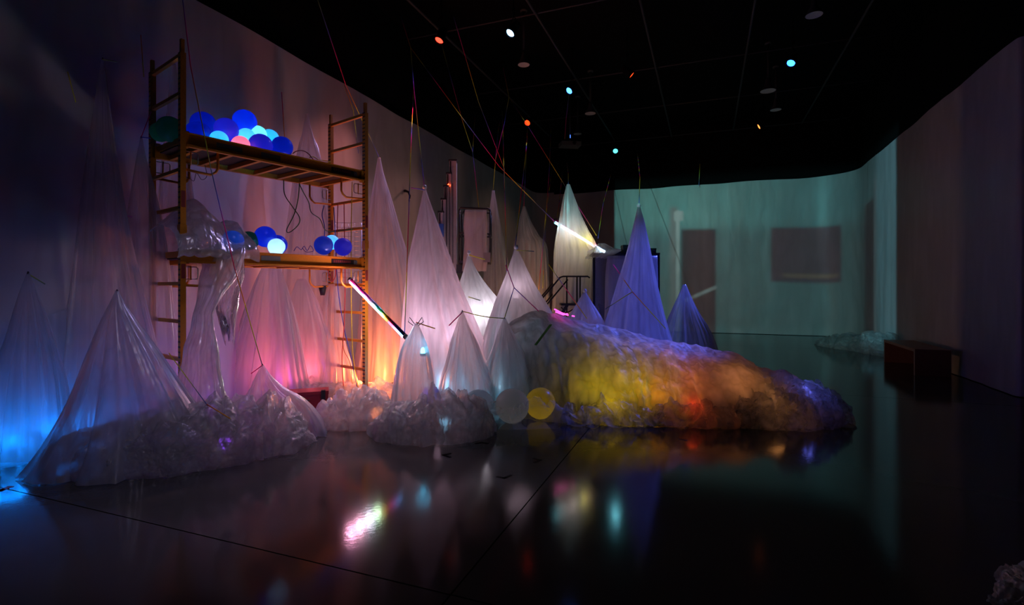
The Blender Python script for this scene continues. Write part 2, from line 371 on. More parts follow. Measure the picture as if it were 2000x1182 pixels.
wall_sheet('wall_plastic_sheet','pale plastic sheeting on the back wall that catches the projected room',[tuple(CL.lerp(CR,.07)),tuple(CR),(right_x(14.0),14.0)],1.2,2,-1)
wall_sheet('wall_plastic_sheet','dim mauve plastic sheeting on the side wall behind the bench',[(right_x(14.0),14.0),(right_x(7.02),7.02),(right_x(7.02)+.5,6.84)],.05,3,-1)

# ------------------------------------------------------------------ draped plastic: lofted hanging sheets
def interp(rows,t):
    """smooth interpolation over rows of numbers, t in 0..len-1"""
    i=min(int(t),len(rows)-2); f=t-i; out=[]
    for k in range(len(rows[0])):
        p1,p2=rows[i][k],rows[i+1][k]; p0=rows[i-1][k] if i>0 else p1-(p2-p1); p3=rows[i+2][k] if i+2<len(rows) else p2+(p2-p1)
        m1,m2=(p2-p0)/2,(p3-p1)/2; f2,f3=f*f,f*f*f
        out.append((2*f3-3*f2+1)*p1+(f3-2*f2+f)*m1+(-2*f3+3*f2)*p2+(f3-f2)*m2)
    return out
def loft_mesh(rows,y,ratio,folds,amp,seed,nv=56,nu=112,ang=None,crush=0.0,floor=True,rag=0.0):
    """rows: (row, left edge, right edge[, depth]) of a hanging sheet's outline; a ring with growing radial folds."""
    rows=[tuple(r)+((y,) if len(r)==3 else ()) for r in rows]; vs=[]; rnd=random.Random(seed)
    ph=[rnd.uniform(0,6.28) for _ in range(5)]; so=Vector((seed*5.7,seed*2.3,seed*1.1)); nr=len(rows)-1
    for i in range(nv+1):
        t=i/nv*nr; v,ul,ur,yy=interp(rows,t); c=P((ul+ur)/2,v,yy); hw=abs(ur-ul)/2/F*yy; g=(i/nv)
        grow=min(1,g*2.2)**.8
        for j in range(nu):
            th=2*math.pi*j/nu; cx,sx=math.cos(th),math.sin(th)
            f=math.cos(folds*th+ph[0]+.5*math.sin(g*3+ph[3]))*.5+math.cos((folds*2+3)*th+ph[1]+g*.8)*.28+math.cos((folds//2+2)*th+ph[2])*.3
            f=(1-2*abs(f)**.7)*.5+.5*f
            f+=.7*noise.noise(Vector((cx*2.2,sx*2.2,g*1.3))+so)
            r=1+amp*grow*f
            x=c.x+hw*r*cx; yv=c.y+hw*ratio*r*sx; z=c.z
            if crush:
                k=crush*grow; q=Vector((x*5,yv*5,z*5))+so
                x+=k*noise.noise(q); yv+=k*noise.noise(q+Vector((9,0,0))); z+=k*.6*noise.noise(q+Vector((0,9,0)))
            if rag: z+=rag*g**2*(noise.noise(Vector((cx*5,sx*5,seed)))+.6*noise.noise(Vector((cx*13,sx*13,seed))))
            z+=.02*g*noise.noise(Vector((cx*4,sx*4,g*5))+so)
            x=max(x,left_x(yv)+.07+.02*f+.03*g)
            vs.append((x,yv,max(z,.004+.006*abs(f)) if floor else z))
    fs=[(i*nu+j,i*nu+(j+1)%nu,(i+1)*nu+(j+1)%nu,(i+1)*nu+j) for i in range(nv) for j in range(nu)]
    fs.append(tuple(range(nu-1,-1,-1)))
    return MB().add(vs,fs)
def peak(label,rows,y,ratio=.8,folds=9,amp=.13,seed=1,mat='film',knot=None,group='plastic peaks hoisted on strings',crush=0.0,name='plastic_peak'):
    mb=loft_mesh(rows,y,ratio,folds+2,amp*1.25,seed,crush=crush)
    if not knot: return tag(build(name,mb,M[mat]),label,'plastic peak',group)
    base=P((rows[-1][1]+rows[-1][2])/2,rows[-1][0],y); base.z=max(0,base.z)
    t=thing(name,label,'plastic peak',base,group); build('sheet',mb,M[mat],t)
    a=P((rows[0][1]+rows[0][2])/2,rows[0][0],y)
    if knot=='white':
        r=.03; build('knot',MB().lathe([(0,-.03),(r*.6,-.028),(r*.5,-.005),(r,.015),(r*1.1,.035),(r*.7,.058),(0,.065)],a,14),M['knot'],t)
    elif knot=='clip':
        b=MB()
        for s in (-1,1): b.tube([a+Vector((s*.005,0,-.02)),a+Vector((s*.07,-.01,.07)),a+Vector((s*.085,-.01,.02)),a+Vector((s*.02,0,-.03))],.005,6)
        build('binder_clip',b,M['black'],t)
    else:
        build('tie',MB().lathe([(.005,-.012),(.008,0),(.005,.012)],a,10),M['dark'],t)
    return t
peak('tall lilac plastic peak rising just behind the scaffold corner post',[(308,738,743),(340,733,750),(400,724,768),(460,716,784),(520,712,800),(600,706,815),(680,700,830),(738,690,845)],8.2,.7,9,.13,1,'film',None)
peak('largest lilac plastic peak, right of the glowing tube',[(370,827,832),(400,821,842),(450,810,860),(500,800,878),(560,792,900),(620,786,925),(680,780,950),(740,770,980),(764,765,990)],7.3,.75,10,.12,2,'film','white')
peak('bright white plastic peak lit from within below the lift basket',[(497,913,918),(520,908,927),(550,900,945),(590,888,975),(640,870,1010),(700,850,1040),(752,840,1060)],7.75,.6,11,.13,3,'film','white')
peak('pale plastic peak with a white knot rising from the end of the glowing mound',[(487,1005,1011),(510,997,1022),(540,987,1036),(570,976,1052),(600,965,1070),(650,950,1095),(720,935,1120),(765,930,1130)],7.3,.6,10,.12,4,'film','white')
peak('short grey plastic peak tied to its neighbour by a slack string',[(608,901,905),(630,893,913),(660,884,926),(700,874,940),(740,862,955),(800,850,972)],6.05,.7,8,.17,5,'film_thin','tie')
peak('short dark plastic peak in front of the tall mound edge',[(622,983,988),(645,974,1000),(680,962,1018),(720,948,1036),(760,936,1052),(800,925,1065)],6.15,.7,8,.16,6,'film_thin','tie')
peak('small bag-like plastic peak held by a black binder clip',[(632,809,816),(650,800,824),(680,784,834),(720,774,842),(760,768,846),(800,764,850),(818,762,852)],5.75,.8,10,.14,7,'film_thin','clip')
peak('slender blue-lit plastic peak, tallest behind the mound',[(405,1245,1251),(440,1237,1260),(500,1222,1272),(560,1204,1284),(620,1186,1298),(680,1168,1315),(748,1150,1335)],7.9,.8,9,.06,8,'film','white')
peak('low bluish plastic peak farthest towards the projected doorway',[(556,1334,1340),(585,1322,1352),(620,1306,1368),(660,1292,1388),(700,1280,1400),(734,1270,1410)],8.6,.8,8,.14,9,'film_thin','tie')
peak('small white plastic peak beside the black rolling stairs',[(572,1139,1145),(590,1128,1156),(615,1113,1172),(650,1095,1190),(700,1075,1210),(746,1065,1220)],8.0,.6,8,.06,10,'film','white')
peak('tall plastic peak draped over the far rainbow tube',[(360,1107,1113),(390,1099,1124),(420,1094,1135),(450,1089,1149),(480,1086,1166),(500,1085,1174),(560,1083,1160),(620,1080,1155),(720,1075,1150)],9.35,.55,9,.12,11,'film_far',None)
peak('faint hazy plastic peak between the lift and the far glowing peak',[(403,1021,1026),(430,1014,1036),(460,1009,1052),(478,1005,1066),(520,1002,1070),(580,1000,1072),(698,998,1075)],10.8,.5,8,.15,12,'film_far',None)
peak('faint narrow plastic peak right beside the lift basket',[(372,961,966),(420,955,974),(470,950,984),(530,945,995),(600,940,1005),(703,930,1015)],10.5,.5,8,.15,13,'film_far',None)
peak('dark narrow plastic peak on the wall behind the upper scaffold deck',[(222,597,602),(260,590,610),(300,582,622),(400,570,640),(500,560,655),(752,545,675)],7.4,.2,7,.15,14,'film_thin',None)
peak('broad rosy plastic peak under the lower scaffold deck',[(505,520,540),(560,495,560),(640,470,580),(740,440,600),(778,430,610)],6.8,.22,9,.16,15,'film_thin',None)
peak('rosy plastic peak behind the black cup under the scaffold',[(545,580,598),(600,560,625),(680,545,650),(745,530,670),(772,525,680)],7.05,.22,9,.16,16,'film_thin',None)
peak('clear plastic wrapped around the far scaffold post near the floor',[(555,640,665),(600,632,668),(660,628,672),(720,620,690),(770,605,705)],7.1,.6,8,.16,17,'film_thin',None)
peak('very tall dim plastic peak against the wall at the near end',[(115,198,203),(200,185,214),(300,170,228),(420,155,248),(550,140,275),(700,120,310),(864,95,345)],4.95,.25,7,.14,18,'wall_veil','tie')
peak('small blue-grey plastic peak beside the near scaffold legs',[(268,274,278),(310,266,286),(360,258,300),(450,245,320),(560,235,335),(842,200,360)],5.33,.2,6,.14,19,'wall_veil','tie')
peak('dim plastic peak seen between the near scaffold posts',[(125,337,343),(180,330,350),(260,322,360),(500,300,390),(824,280,420)],5.7,.15,6,.14,20,'wall_veil',None)
peak('grey plastic peak spreading wide over the nearest heap',[(568,226,231),(600,212,246),(640,196,272),(690,180,305),(740,165,335),(800,145,370),(850,125,400),(897,100,430)],4.45,.75,8,.15,21,'film_thin','tie')
peak('little plastic peak in the heap in front of the red case',[(713,510,515),(735,500,530),(760,490,556),(785,478,595),(820,460,625),(848,450,640)],5.2,.7,7,.15,22,'film_thin','tie')
peak('blue-lit plastic peak on the wall at the very edge of the room',[(533,52,58),(580,35,75),(650,15,100),(750,-15,130),(898,-40,150)],4.3,.2,8,.15,23,'wall_veil','tie')

# ------------------------------------------------------------------ crumpled heaps
def ridged(p): return 1-2*abs(noise.noise(p))
def heap(label,st,seed,disp=.07,mat='heap',z0=0.0,ns=110,nc=56,freq=4.2,shells=2,name='plastic_heap',cat='plastic heap',group='crumpled plastic heaps on the floor',pw=.75):
    """st: stations (centre u, depth, half width m, height m) along a heap of crumpled film."""
    pts=[((u-U0)/F*y,y,w_,h_) for u,y,w_,h_ in st]; mb=MB(); n=len(pts)-1
    for sh in range(shells):
        vs=[]; so=Vector((seed*3.7+sh*5.1,seed*1.9,seed*.7+sh*2)); k0=1-.17*sh; fq=freq*(1+.35*sh)
        for i in range(ns+1):
            t=i/ns*n; x,y,w_,h_=interp(pts,t); a=interp(pts,max(0,t-.05)); b=interp(pts,min(n,t+.05)); d=Vector((b[0]-a[0],b[1]-a[1],0)).normalized(); q=Vector((d.y,-d.x,0))
            e=min(1,min(i,ns-i)/ns*9)**.5
            w2=max(w_,.02)*e*k0*(1+.3*noise.noise(Vector((t*2.1,seed,sh)))); h2=max(h_,.01)*e*k0*(1+.45*noise.noise(Vector((t*2.6,seed+9,sh)))+.15*noise.noise(Vector((t*7,seed+4,sh))))
            for j in range(nc+1):
                phi=math.pi*j/nc; cx,sz=math.cos(phi),math.sin(phi)
                px=Vector((x,y,z0))+q*(w2*math.copysign(abs(cx)**.8,cx))+Vector((0,0,h2*sz**pw))
                nn=(q*cx*h2+Vector((0,0,sz*w2))).normalized() if w2>0 else Vector((0,0,1))
                pp=px*fq+so
                wp=pp+Vector((noise.noise(pp),noise.noise(pp+Vector((4,4,4))),noise.noise(pp+Vector((8,8,1)))))*.9
                dd=disp*(.9*noise.noise(pp*.5)-.5+1.7*abs(noise.noise(wp*.7))+.9*abs(noise.noise(wp*1.6))+.35*abs(noise.noise(wp*3.6))+.12*ridged(wp*6))
                px=px+nn*dd*(.5+.5*sz)+d*disp*.45*noise.noise(wp*1.3)+q*disp*.3*noise.noise(wp*1.9+Vector((3,3,3)))
                px.z=max(px.z,z0+.004+.004*sh); px.x=min(max(px.x,left_x(px.y)+.08),right_x(px.y)-.1); vs.append(tuple(px))
        m=nc+1; mb.add(vs,[(i*m+j,i*m+j+1,(i+1)*m+j+1,(i+1)*m+j) for i in range(ns) for j in range(nc)])
    o=build(name,mb,M[mat]); return tag(o,label,cat,group)
heap('large grey heap of crumpled plastic nearest the viewer by the scaffold',[(95,4.42,.14,.1),(160,4.42,.36,.24),(260,4.45,.46,.36),(360,4.5,.46,.40),(440,4.62,.42,.46),(510,4.8,.38,.42),(570,4.9,.28,.34),(618,5.0,.1,.12)],1,.085,ns=170,nc=80)
heap('low roll of crumpled plastic lying before the red case',[(612,5.62,.08,.08),(650,5.6,.2,.26),(700,5.6,.24,.33),(745,5.55,.22,.32),(785,5.5,.1,.14)],2,.06)
heap('rounded heap of crumpled plastic in front of the short grey peak',[(720,5.35,.08,.08),(765,5.2,.22,.24),(820,5.12,.28,.36),(875,5.16,.3,.42),(930,5.3,.24,.34),(968,5.4,.08,.1)],3,.07,ns=130,nc=64)
heap('rosy rumple of plastic on the floor behind the red case',[(540,6.9,.1,.1),(590,7.0,.22,.26),(650,6.95,.25,.22),(700,6.9,.22,.2),(760,6.8,.2,.22),(800,6.7,.1,.08)],4,.06)
heap('dim plastic gathered on the floor along the far corner',[(1592,13.7,.1,.08),(1630,13.1,.4,.22),(1665,12.6,.45,.3),(1700,12.0,.4,.32),(1726,11.5,.35,.4),(1742,11.0,.15,.15)],5,.09)
heap('small dark heap of plastic alone on the bare floor nearest the viewer',[(1935,2.42,.03,.015),(1985,2.42,.10,.06),(2050,2.44,.2,.11),(2130,2.5,.1,.06)],6,.05,freq=7)
heap('blue-lit roll of plastic along the foot of the wall',[(-60,4.42,.08,.08),(0,4.36,.16,.2),(60,4.5,.17,.2),(110,4.76,.14,.13),(160,4.88,.08,.06)],7,.04)
heap('puffed yellow-lit plastic at the foot of the mound',[(1085,5.8,.08,.08),(1130,5.75,.22,.16),(1190,5.76,.26,.2),(1250,5.74,.24,.18),(1310,5.72,.12,.12)],8,.08,'puff',shells=1)
heap('puffed orange-lit plastic at the foot of the mound',[(1255,5.72,.1,.1),(1310,5.7,.2,.15),(1370,5.68,.24,.19),(1430,5.66,.24,.2),(1490,5.66,.12,.14)],9,.08,'puff',shells=1)
heap('thin film pooled around the balloons at the near end of the mound',[(925,5.75,.08,.06),(970,5.68,.2,.2),(1020,5.66,.24,.26),(1070,5.7,.24,.24),(1115,5.75,.1,.1)],12,.05,'veil',shells=1)
heap('pale crumpled tail of plastic ending the mound by the open floor',[(1420,5.72,.14,.16),(1470,5.68,.3,.3),(1530,5.7,.36,.4),(1580,5.74,.34,.38),(1625,5.76,.26,.26),(1665,5.78,.1,.08)],10,.09,'puff',ns=130,nc=64)

# the big mound: a sheet over a sloping ridge
def mound():
    st=[ # u, ridge row, ridge depth, foot row
     (975,668,6.5,800),(1000,628,6.65,812),(1040,612,6.8,818),(1100,622,6.9,824),(1160,636,6.9,826),(1220,650,6.9,828),(1280,664,6.8,830),(1340,676,6.7,832),(1400,688,6.5,834),(1450,702,6.35,836),(1500,722,6.2,836),(1550,742,6.1,835),(1600,768,5.95,832),(1640,800,5.85,830)]
    mb=MB(); n=len(st)-1
    for sh in range(2):
        vs=[]; ns,nc=(190,90) if sh==0 else (130,60); so=Vector((3+sh*4,1,7)); k0=1-.20*sh
        for i in range(ns+1):
            u,v,y,fv=interp(st,i/ns*n); r=P(u,v,y); yf=floor_y(fv); xf=(u-U0)/F*yf; back=1.3*min(1,max(.2,r.z))
            for j in range(nc+1):
                q=-1+2*j/nc
                if q<0: base=Vector((r.x,r.y,0)).lerp(Vector((xf,yf,0)),-q*k0)
                else: base=Vector((r.x+.35*q*back*k0,r.y+q*back*k0,0))
                aq=abs(q); s=u/1000*6
                z=r.z*k0*((1-.13*aq/.4 if aq<.4 else .87*(1-((aq-.4)/.6)**1.3)) if q<0 else 1-aq**1.7)
                hang=.6*noise.noise(Vector((s*2.0+.8*q,q*.7,0))+so)+.55*noise.noise(Vector((s*6.0+1.5*q,q*.8,2))+so); fine=ridged(Vector((s*11+q*2.5,q*1.2,3))+so)
                pp=Vector((s*2.6,q*2.4,z*2.5))+so; pp=pp+Vector((noise.noise(pp),noise.noise(pp+Vector((5,0,0))),0))*.8
                cr=.05*ridged(pp)*aq+.03*ridged(pp*2.2)*aq
                fold=(.085*hang+.028*fine)+cr*(1+1.6*sh)
                k=1 if q<0 else .6
                dz=(.07*noise.noise(Vector((s*3.2,q*2,1))+so)+.035*ridged(Vector((s*6,q*4,0))+so))*(1-aq)
                vs.append((base.x+.4*fold*k,base.y-fold*k*(1 if q<0 else -1)*min(1,aq*2.5),max(.004+.004*sh,z+dz)))
        m=nc+1; mb.add(vs,[(i*m+j,(i+1)*m+j,(i+1)*m+j+1,i*m+j+1) for i in range(ns) for j in range(nc)])
    return tag(build('plastic_mound',mb,M['mound']),'long sloping mound of plastic glowing yellow and orange from inside','plastic mound')
mound()

# blue skirt of plastic at the foot of the near wall
def skirt():
    vs=[]; ns,nc=90,50; so=Vector((11,2,5)); d=Vector((.355,.935,0)).normalized(); nrm=Vector((d.y,-d.x,0))
    for i in range(ns+1):
        s=i/ns*2.6; y=3.6+s*d.y*.62; b=Vector((left_x(y),y,0)); top=1.25+.25*noise.noise(Vector((s*1.4,0,0))+so)
        for j in range(nc+1):
            q=j/nc; z=top*(1-q)**1.15; out=.10+.20*q**2.2
            out+=.05*q*noise.noise(Vector((s*2.6+q*1.2,q*.6,0))+so)+.03*q*ridged(Vector((s*6+q*2,q*1.1,3))+so)
            p=b+nrm*out; vs.append((p.x,p.y,max(.004,z)))
    m=nc+1; fs=[(i*m+j,i*m+j+1,(i+1)*m+j+1,(i+1)*m+j) for i in range(ns) for j in range(nc)]
    tag(build('plastic_skirt',MB().add(vs,fs),M['film']),'skirt of plastic glowing blue along the foot of the near wall','plastic sheet')
skirt()

# ------------------------------------------------------------------ scaffold
D=Vector((.602,.799,0)); Wd=Vector((-.799,.602,0)); CS=Vector((-2.864,6.055,0))
L2,W2=1.07,.383
def S3(l,w_,z): return CS+D*l+Wd*w_+Vector((0,0,z))
def post_mat():
    m=simple('orange_enamel_punched',(.60,.215,.012),.42,0,.05,60); t=m.node_tree; L=t.links
    b=[n for n in t.nodes if n.type=='BSDF_PRINCIPLED'][0]; mix=[n for n in t.nodes if n.type=='MIX_RGB'][0]
    tc=N(t,'TexCoord'); se=N(t,'SeparateXYZ'); L.new(tc.outputs['Object'],se.inputs[0])
    k=N(t,'Math',operation='MULTIPLY'); k.inputs[1].default_value=1/.05; L.new(se.outputs['Z'],k.inputs[0]); f=N(t,'Math',operation='FRACT'); L.new(k.outputs[0],f.inputs[0])
    c=N(t,'Math',operation='COMPARE'); c.inputs[1].default_value=.5; c.inputs[2].default_value=.17; L.new(f.outputs[0],c.inputs[0])
    # holes only along the middle of the face that looks along the deck
    dt=N(t,'VectorMath',operation='DOT_PRODUCT'); ge=N(t,'NewGeometry'); L.new(ge.outputs['Normal'],dt.inputs[0]); dt.inputs[1].default_value=tuple(D)
    a=N(t,'Math',operation='ABSOLUTE'); L.new(dt.outputs['Value'],a.inputs[0]); g=N(t,'Math',operation='GREATER_THAN'); g.inputs[1].default_value=.8; L.new(a.outputs[0],g.inputs[0])
    mu=N(t,'Math',operation='MULTIPLY'); L.new(c.outputs[0],mu.inputs[0]); L.new(g.outputs[0],mu.inputs[1])
    m2=N(t,'MixRGB'); m2.inputs[2].default_value=(.04,.015,.004,1); L.new(mix.outputs[0],m2.inputs[1]); L.new(mu.outputs[0],m2.inputs[0]); L.new(m2.outputs[0],b.inputs['Base Color'])
    return m
M['post']=post_mat()
scf=thing('rolling_scaffold','tall orange steel scaffold with two decks of glowing balloons','scaffold',CS)
ang=math.atan2(D.y,D.x)
for l in (-L2,L2):
    for w_ in (-W2,W2):
        c=S3(l,w_,0)
        p=build('post',MB().box(S3(l,w_,1.98),(.05,.056,3.60),ang),M['post'],scf,False)
        build('top_pin',MB().box(S3(l,w_,3.84),(.032,.036,.14),ang),M['orange'],p,False)
        for z in (2.0,): build('stacking_collar',MB().box(S3(l,w_,2.06),(.060,.066,.10),ang),M['orange'],p,False)
        build('warning_decal',MB().box(S3(l,w_-.0285,2.36),(.036,.002,.16),ang),M['redmark'],p,False)
        build('warning_decal',MB().box(S3(l,w_-.0285,1.66),(.036,.002,.14),ang),M['redmark'],p,False)
        cs=build('caster',MB().lathe([(.0,-.02),(.05,-.02),(.06,-.012),(.06,.012),(.05,.02),(.0,.02)],c+Vector((0,0,.062)),20,D),M['black'],scf)
        build('caster_fork',MB().box(c+Vector((0,0,.15)),(.05,.045,.06),ang),M['steel'],cs,False)
    for k in range(10):
        z=.43+.37*k
        if k in (4,7): continue
        build('rung',MB().bar(S3(l,-W2+.024,z),S3(l,W2-.024,z),.034,.034),M['orange'],scf,False)
def deck(z,label):
    p=build('deck',MB().box(S3(0,0,z-.085),(2*L2-.1,2*W2-.12,.018),ang),M['ply'],scf,False)
    for s in (-1,1):
        w_=s*(W2-.02)
        # C-channel side rail: web, top flange and bottom flange
        b=MB(); b.box(S3(0,w_,z-.065),(2*L2-.06,.006,.13),ang); b.box(S3(0,w_+s*.012,z-.004),(2*L2-.06,.034,.008),ang); b.box(S3(0,w_+s*.02,z-.132),(2*L2-.06,.046,.02),ang)
        r=build('side_rail',b,M['orange'],scf,False)
        f=w_+s*.0045
        build('decal',MB().box(S3(-.62,f,z-.06),(.26,.003,.055),ang),M['plate'],r,False)
        build('decal',MB().box(S3(-.18,f,z-.06),(.22,.003,.055),ang),M['plate'],r,False)
        d=build('name_plate',MB().box(S3(.76,f,z-.06),(.36,.003,.06),ang),M['platedark'],r,False)
        for k in range(9): build('red_print',MB().box(S3(.62+k*.028,f+s*.0022,z-.058),(.017,.0012,.03),ang),M['redmark'],r,False)
        build('decal',MB().box(S3(.93,f+s*.0005,z-.062),(.05,.004,.05),ang),M['plate'],r,False)
        for e in (-1,1):
            build('rail_end',MB().box(S3(e*(L2-.035),w_,z-.07),(.05,.05,.16),ang),M['orange'],r,False)
            # gooseneck brace
            a0=S3(e*(L2-.34),s*(W2-.03),z-.14)
            pts=[a0,a0+Vector((0,0,-.16)),a0+D*e*.02+Vector((0,0,-.2)),a0+D*e*.07+Vector((0,0,-.235)),S3(e*(L2-.02),s*(W2-.03),z-.36)]
            build('gooseneck_brace',MB().tube(pts,.013,8),M['orange'],scf)
            # wire latch
            h=S3(e*(L2-.028),s*(W2-.03),z-.18); o=-D*e
            lt=build('wire_latch',MB().tube([h,h+o*.11,h+o*.125+Vector((0,0,-.015)),h+o*.125+Vector((0,0,-.105)),h+o*.11+Vector((0,0,-.12)),h+Vector((0,0,-.12))],.005,6),M['steel'],scf)
            build('latch_pin',MB().tube([h+o*.06+Vector((0,0,.01)),h+o*.06+Vector((0,0,-.13))],.007,6),M['orange'],lt)
    for k in range(-3,4):
        build('cross_member',MB().bar(S3(k*.3,-W2+.03,z-.118),S3(k*.3,W2-.03,z-.118),.04,.046),M['orange'],scf,False)
    for e in (-1,1): build('end_rail',MB().bar(S3(e*(L2-.06),-W2+.03,z-.05),S3(e*(L2-.06),W2-.03,z-.05),.045,.06),M['orange'],scf,False)
ZT,ZL=3.02,1.885
deck(ZT,'upper'); deck(ZL,'lower')

# ------------------------------------------------------------------ balloons
SK={'blue':skin('blue_balloon_skin',(.16,.28,.85)),'green':skin('green_balloon_skin',(.10,.38,.30)),'white':skin('white_balloon_skin',(.8,.82,.85)),'violet':skin('violet_balloon_skin',(.22,.22,.85)),'pink':skin('pink_balloon_skin',(.9,.45,.55)),'yellow':skin('yellow_balloon_skin',(.75,.68,.25))}
def scaffold_y(u,w_):
    """depth at which the sight line of column u meets the scaffold's long line at offset w_"""
    a=S3(-L2,w_,0); k=(u-U0)/F; s=(k*a.y-a.x)/(D.x-k*D.y); return a.y+D.y*s
def balloon(u,v,rp,y,sk,col,pw,label,zmin=None,group='balloons on the scaffold decks',lit=True):
    r=rp/F*y; c=P(u,v,y)
    if zmin is not None and c.z-r*1.02<zmin: c.z=zmin+r*1.02
    t=thing('balloon',label,'balloon',(c.x,c.y,c.z-r),group)
    prof=[]
    for k in range(25):
        th=math.pi*k/24; z=-math.cos(th); rad=math.sin(th)
        prof.append((r*rad,r*z*(1.04 if z<0 else 1)))
    build('skin',MB().lathe(prof,c,32),SK[sk],t)
    build('knot',MB().lathe([(.004,-.0),(.012,-.018),(.016,-.02),(.005,-.012)],c+Vector((r*.75,r*.2,-r*.66)),10,(.75,.2,-.66)),SK[sk],t)
    if lit: lamp('POINT','balloon_light',c+Vector((0,0,-r*.25)),col,pw,t,r*.35)
    return t
B1=(.0,.06,1); B2=(.0,.36,1); B3=(.05,.62,1); VI=(.10,.10,1)
up='on the upper scaffold deck'
fy=lambda u: scaffold_y(u,-W2+.17); my=lambda u: scaffold_y(u,0); by=lambda u: scaffold_y(u,W2-.15)
for u,v,rp,y,sk,col,pw,label in [
 (313,258,18,5.3,'green',(.1,.5,.4),.05,'dull green balloon leaning out past the near post '+up),
 (332,252,24,5.2,'green',(.1,.5,.4),.05,'dull green balloon behind the near post '+up),
 (387,262,24,my(384),'blue',B1,.7,'deep blue balloon beside the near post '+up),
 (397,242,23,by(398)+.05,'blue',B1,.8,'dim blue balloon at the back left of the cluster '+up),
 (428,273,17,fy(429),'white',B2,3.0,'small bright cyan balloon half hidden by the rail '+up),
 (442,253,22,my(441),'violet',VI,1.1,'violet-blue balloon in the middle of the cluster '+up),
 (478,237,22,by(477),'blue',B1,2.2,'vivid blue balloon on top of the cluster '+up),
 (470,284,17,fy(471)-.05,'pink',(1,.30,.42),2.6,'pink glowing balloon half hidden by the rail '+up),
 (481,268,17,my(482)-.02,'white',B3,2.4,'pale cyan balloon left of its greenish twin '+up),
 (504,262,16,by(503)-.05,'white',(.15,.95,1),3.0,'bright turquoise balloon at the back of the cluster '+up),
 (527,270,17,by(524),'white',B2,3.4,'bright sky-blue balloon behind the two dark ones '+up),
 (509,284,22,fy(509),'violet',VI,1.0,'indigo balloon against the rail '+up),
 (551,287,20,fy(550),'blue',B1,.55,'dark blue balloon nearest the coiled cords '+up)]:
    balloon(u,v,rp,y,sk,col,pw*.24,label,ZT-.072)
lo_='on the lower scaffold deck'
for u,v,rp,y,sk,col,pw,label in [
 (486,470,18,my(486),'green',(.05,.4,.35),.12,'dark green balloon peeping out of the plastic '+lo_),
 (518,462,20,my(518)-.05,'blue',B1,1.0,'blue balloon resting above the others '+lo_),
 (541,478,19,by(541)-.02,'blue',B1,.9,'dark blue balloon behind the bright one '+lo_),
 (540,482,16,fy(540),'white',(.30,.60,1),3.6,'brightest pale blue balloon '+lo_),
 (632,479,18,fy(632)-.04,'blue',(.05,.12,.8),.45,'dusky blue balloon left of the far trio '+lo_),
 (648,473,14,by(648)-.12,'white',B2,3.2,'bright cyan balloon tucked at the back of the far trio '+lo_),
 (670,482,17,fy(670),'violet',(.08,.10,.9),.5,'dusky indigo balloon beside the far post '+lo_)]:
    balloon(u,v,rp,y,sk,col,pw*.24,label,ZL-.072)
balloon(455,480,20,5.42,'blue',(.05,.3,.8),.3,'teal balloon under the plastic on the lower scaffold deck',ZL)
fg='balloons on the floor'
for u,v,rp,y,sk,col,pw,label,lit in [
 (1000,800,33,5.68,'white',(1,.95,.8),.05,'large grey-white balloon on the floor in front of the mound',True),
 (1056,796,30,5.85,'yellow',(1,.66,.02),.35,'yellow glowing balloon on the floor beside the white one',True),
 (934,798,31,5.72,'white',(.3,.7,1),.04,'dark bluish balloon on the floor beside the rounded heap',True),
 (960,778,24,6.15,'white',(.2,.7,1),.5,'cyan balloon on the floor behind the dark one',True),
 (842,775,20,6.1,'blue',(.2,.5,1),.25,'small bluish balloon half buried behind the rounded heap',True)]:
    balloon(u,v,rp,y,sk,col,pw,label,.0,fg,lit)

# ------------------------------------------------------------------ plastic on the lower deck, near end
cov=thing('plastic_cover','crinkled clear plastic thrown over the near end of the lower scaffold deck','plastic sheet',P(400,520,5.1))
def cover():
    vs=[]; ns,nc=100,70; so=Vector((21,4,9)); n0=-L2-.07; n1=-.36
    for i in range(ns+1):
        f=i/ns; l=n0+(n1-n0)*f
        hgt=.15+.34*math.exp(-((f-.38)/.28)**2)+.14*math.exp(-((f-.85)/.12)**2)
        for j in range(nc+1):
            q=-1+2*j/nc; a=abs(q)
            if a<.62: w_=q/.62*(W2+.07); z=ZL+.02+hgt*(1-(a/.62)**2.4)
            else:
                k=(a-.62)/.38; w_=math.copysign(W2+.07+.03*math.sin(k*3),q); drop=(.20+.22*abs(noise.noise(Vector((l*3,q*2,0))+so))) if q>0 else (.10+.18*abs(noise.noise(Vector((l*4,7,0))+so)))
                z=ZL+.02-drop*k
            pp=Vector((l*4,w_*4,z*4))+so; r=ridged(pp)*.5+ridged(pp*2.3)*.3+noise.noise(pp*.6)
            p=S3(l,w_,z); vs.append((p.x+.02*r,p.y-.02*r,p.z+.03*r*(1 if a<.62 else .3)))
    m=nc+1; fs=[(i*m+j,i*m+j+1,(i+1)*m+j+1,(i+1)*m+j) for i in range(ns) for j in range(nc)]
    build('crumpled_top',MB().add(vs,fs),M['cover'],cov)
cover()
build('ragged_flap',loft_mesh([(486,398,479,5.44),(520,404,476,5.38),(560,414,470,5.32),(600,424,463,5.28),(645,440,456,5.25)],5.3,.2,9,.22,33,nv=50,nu=140,crush=.04,floor=False,rag=.22),M['film_clear'],cov)
build('hanging_tail',loft_mesh([(478,410,478,5.42),(500,404,476,5.32),(540,394,462,5.2),(580,386,434,5.05),(620,378,416,4.95),(680,364,424,4.85),(740,350,432,4.8),(800,338,444,4.75),(850,330,455,4.7)],5,.45,7,.2,31,crush=.03),M['cover'],cov)

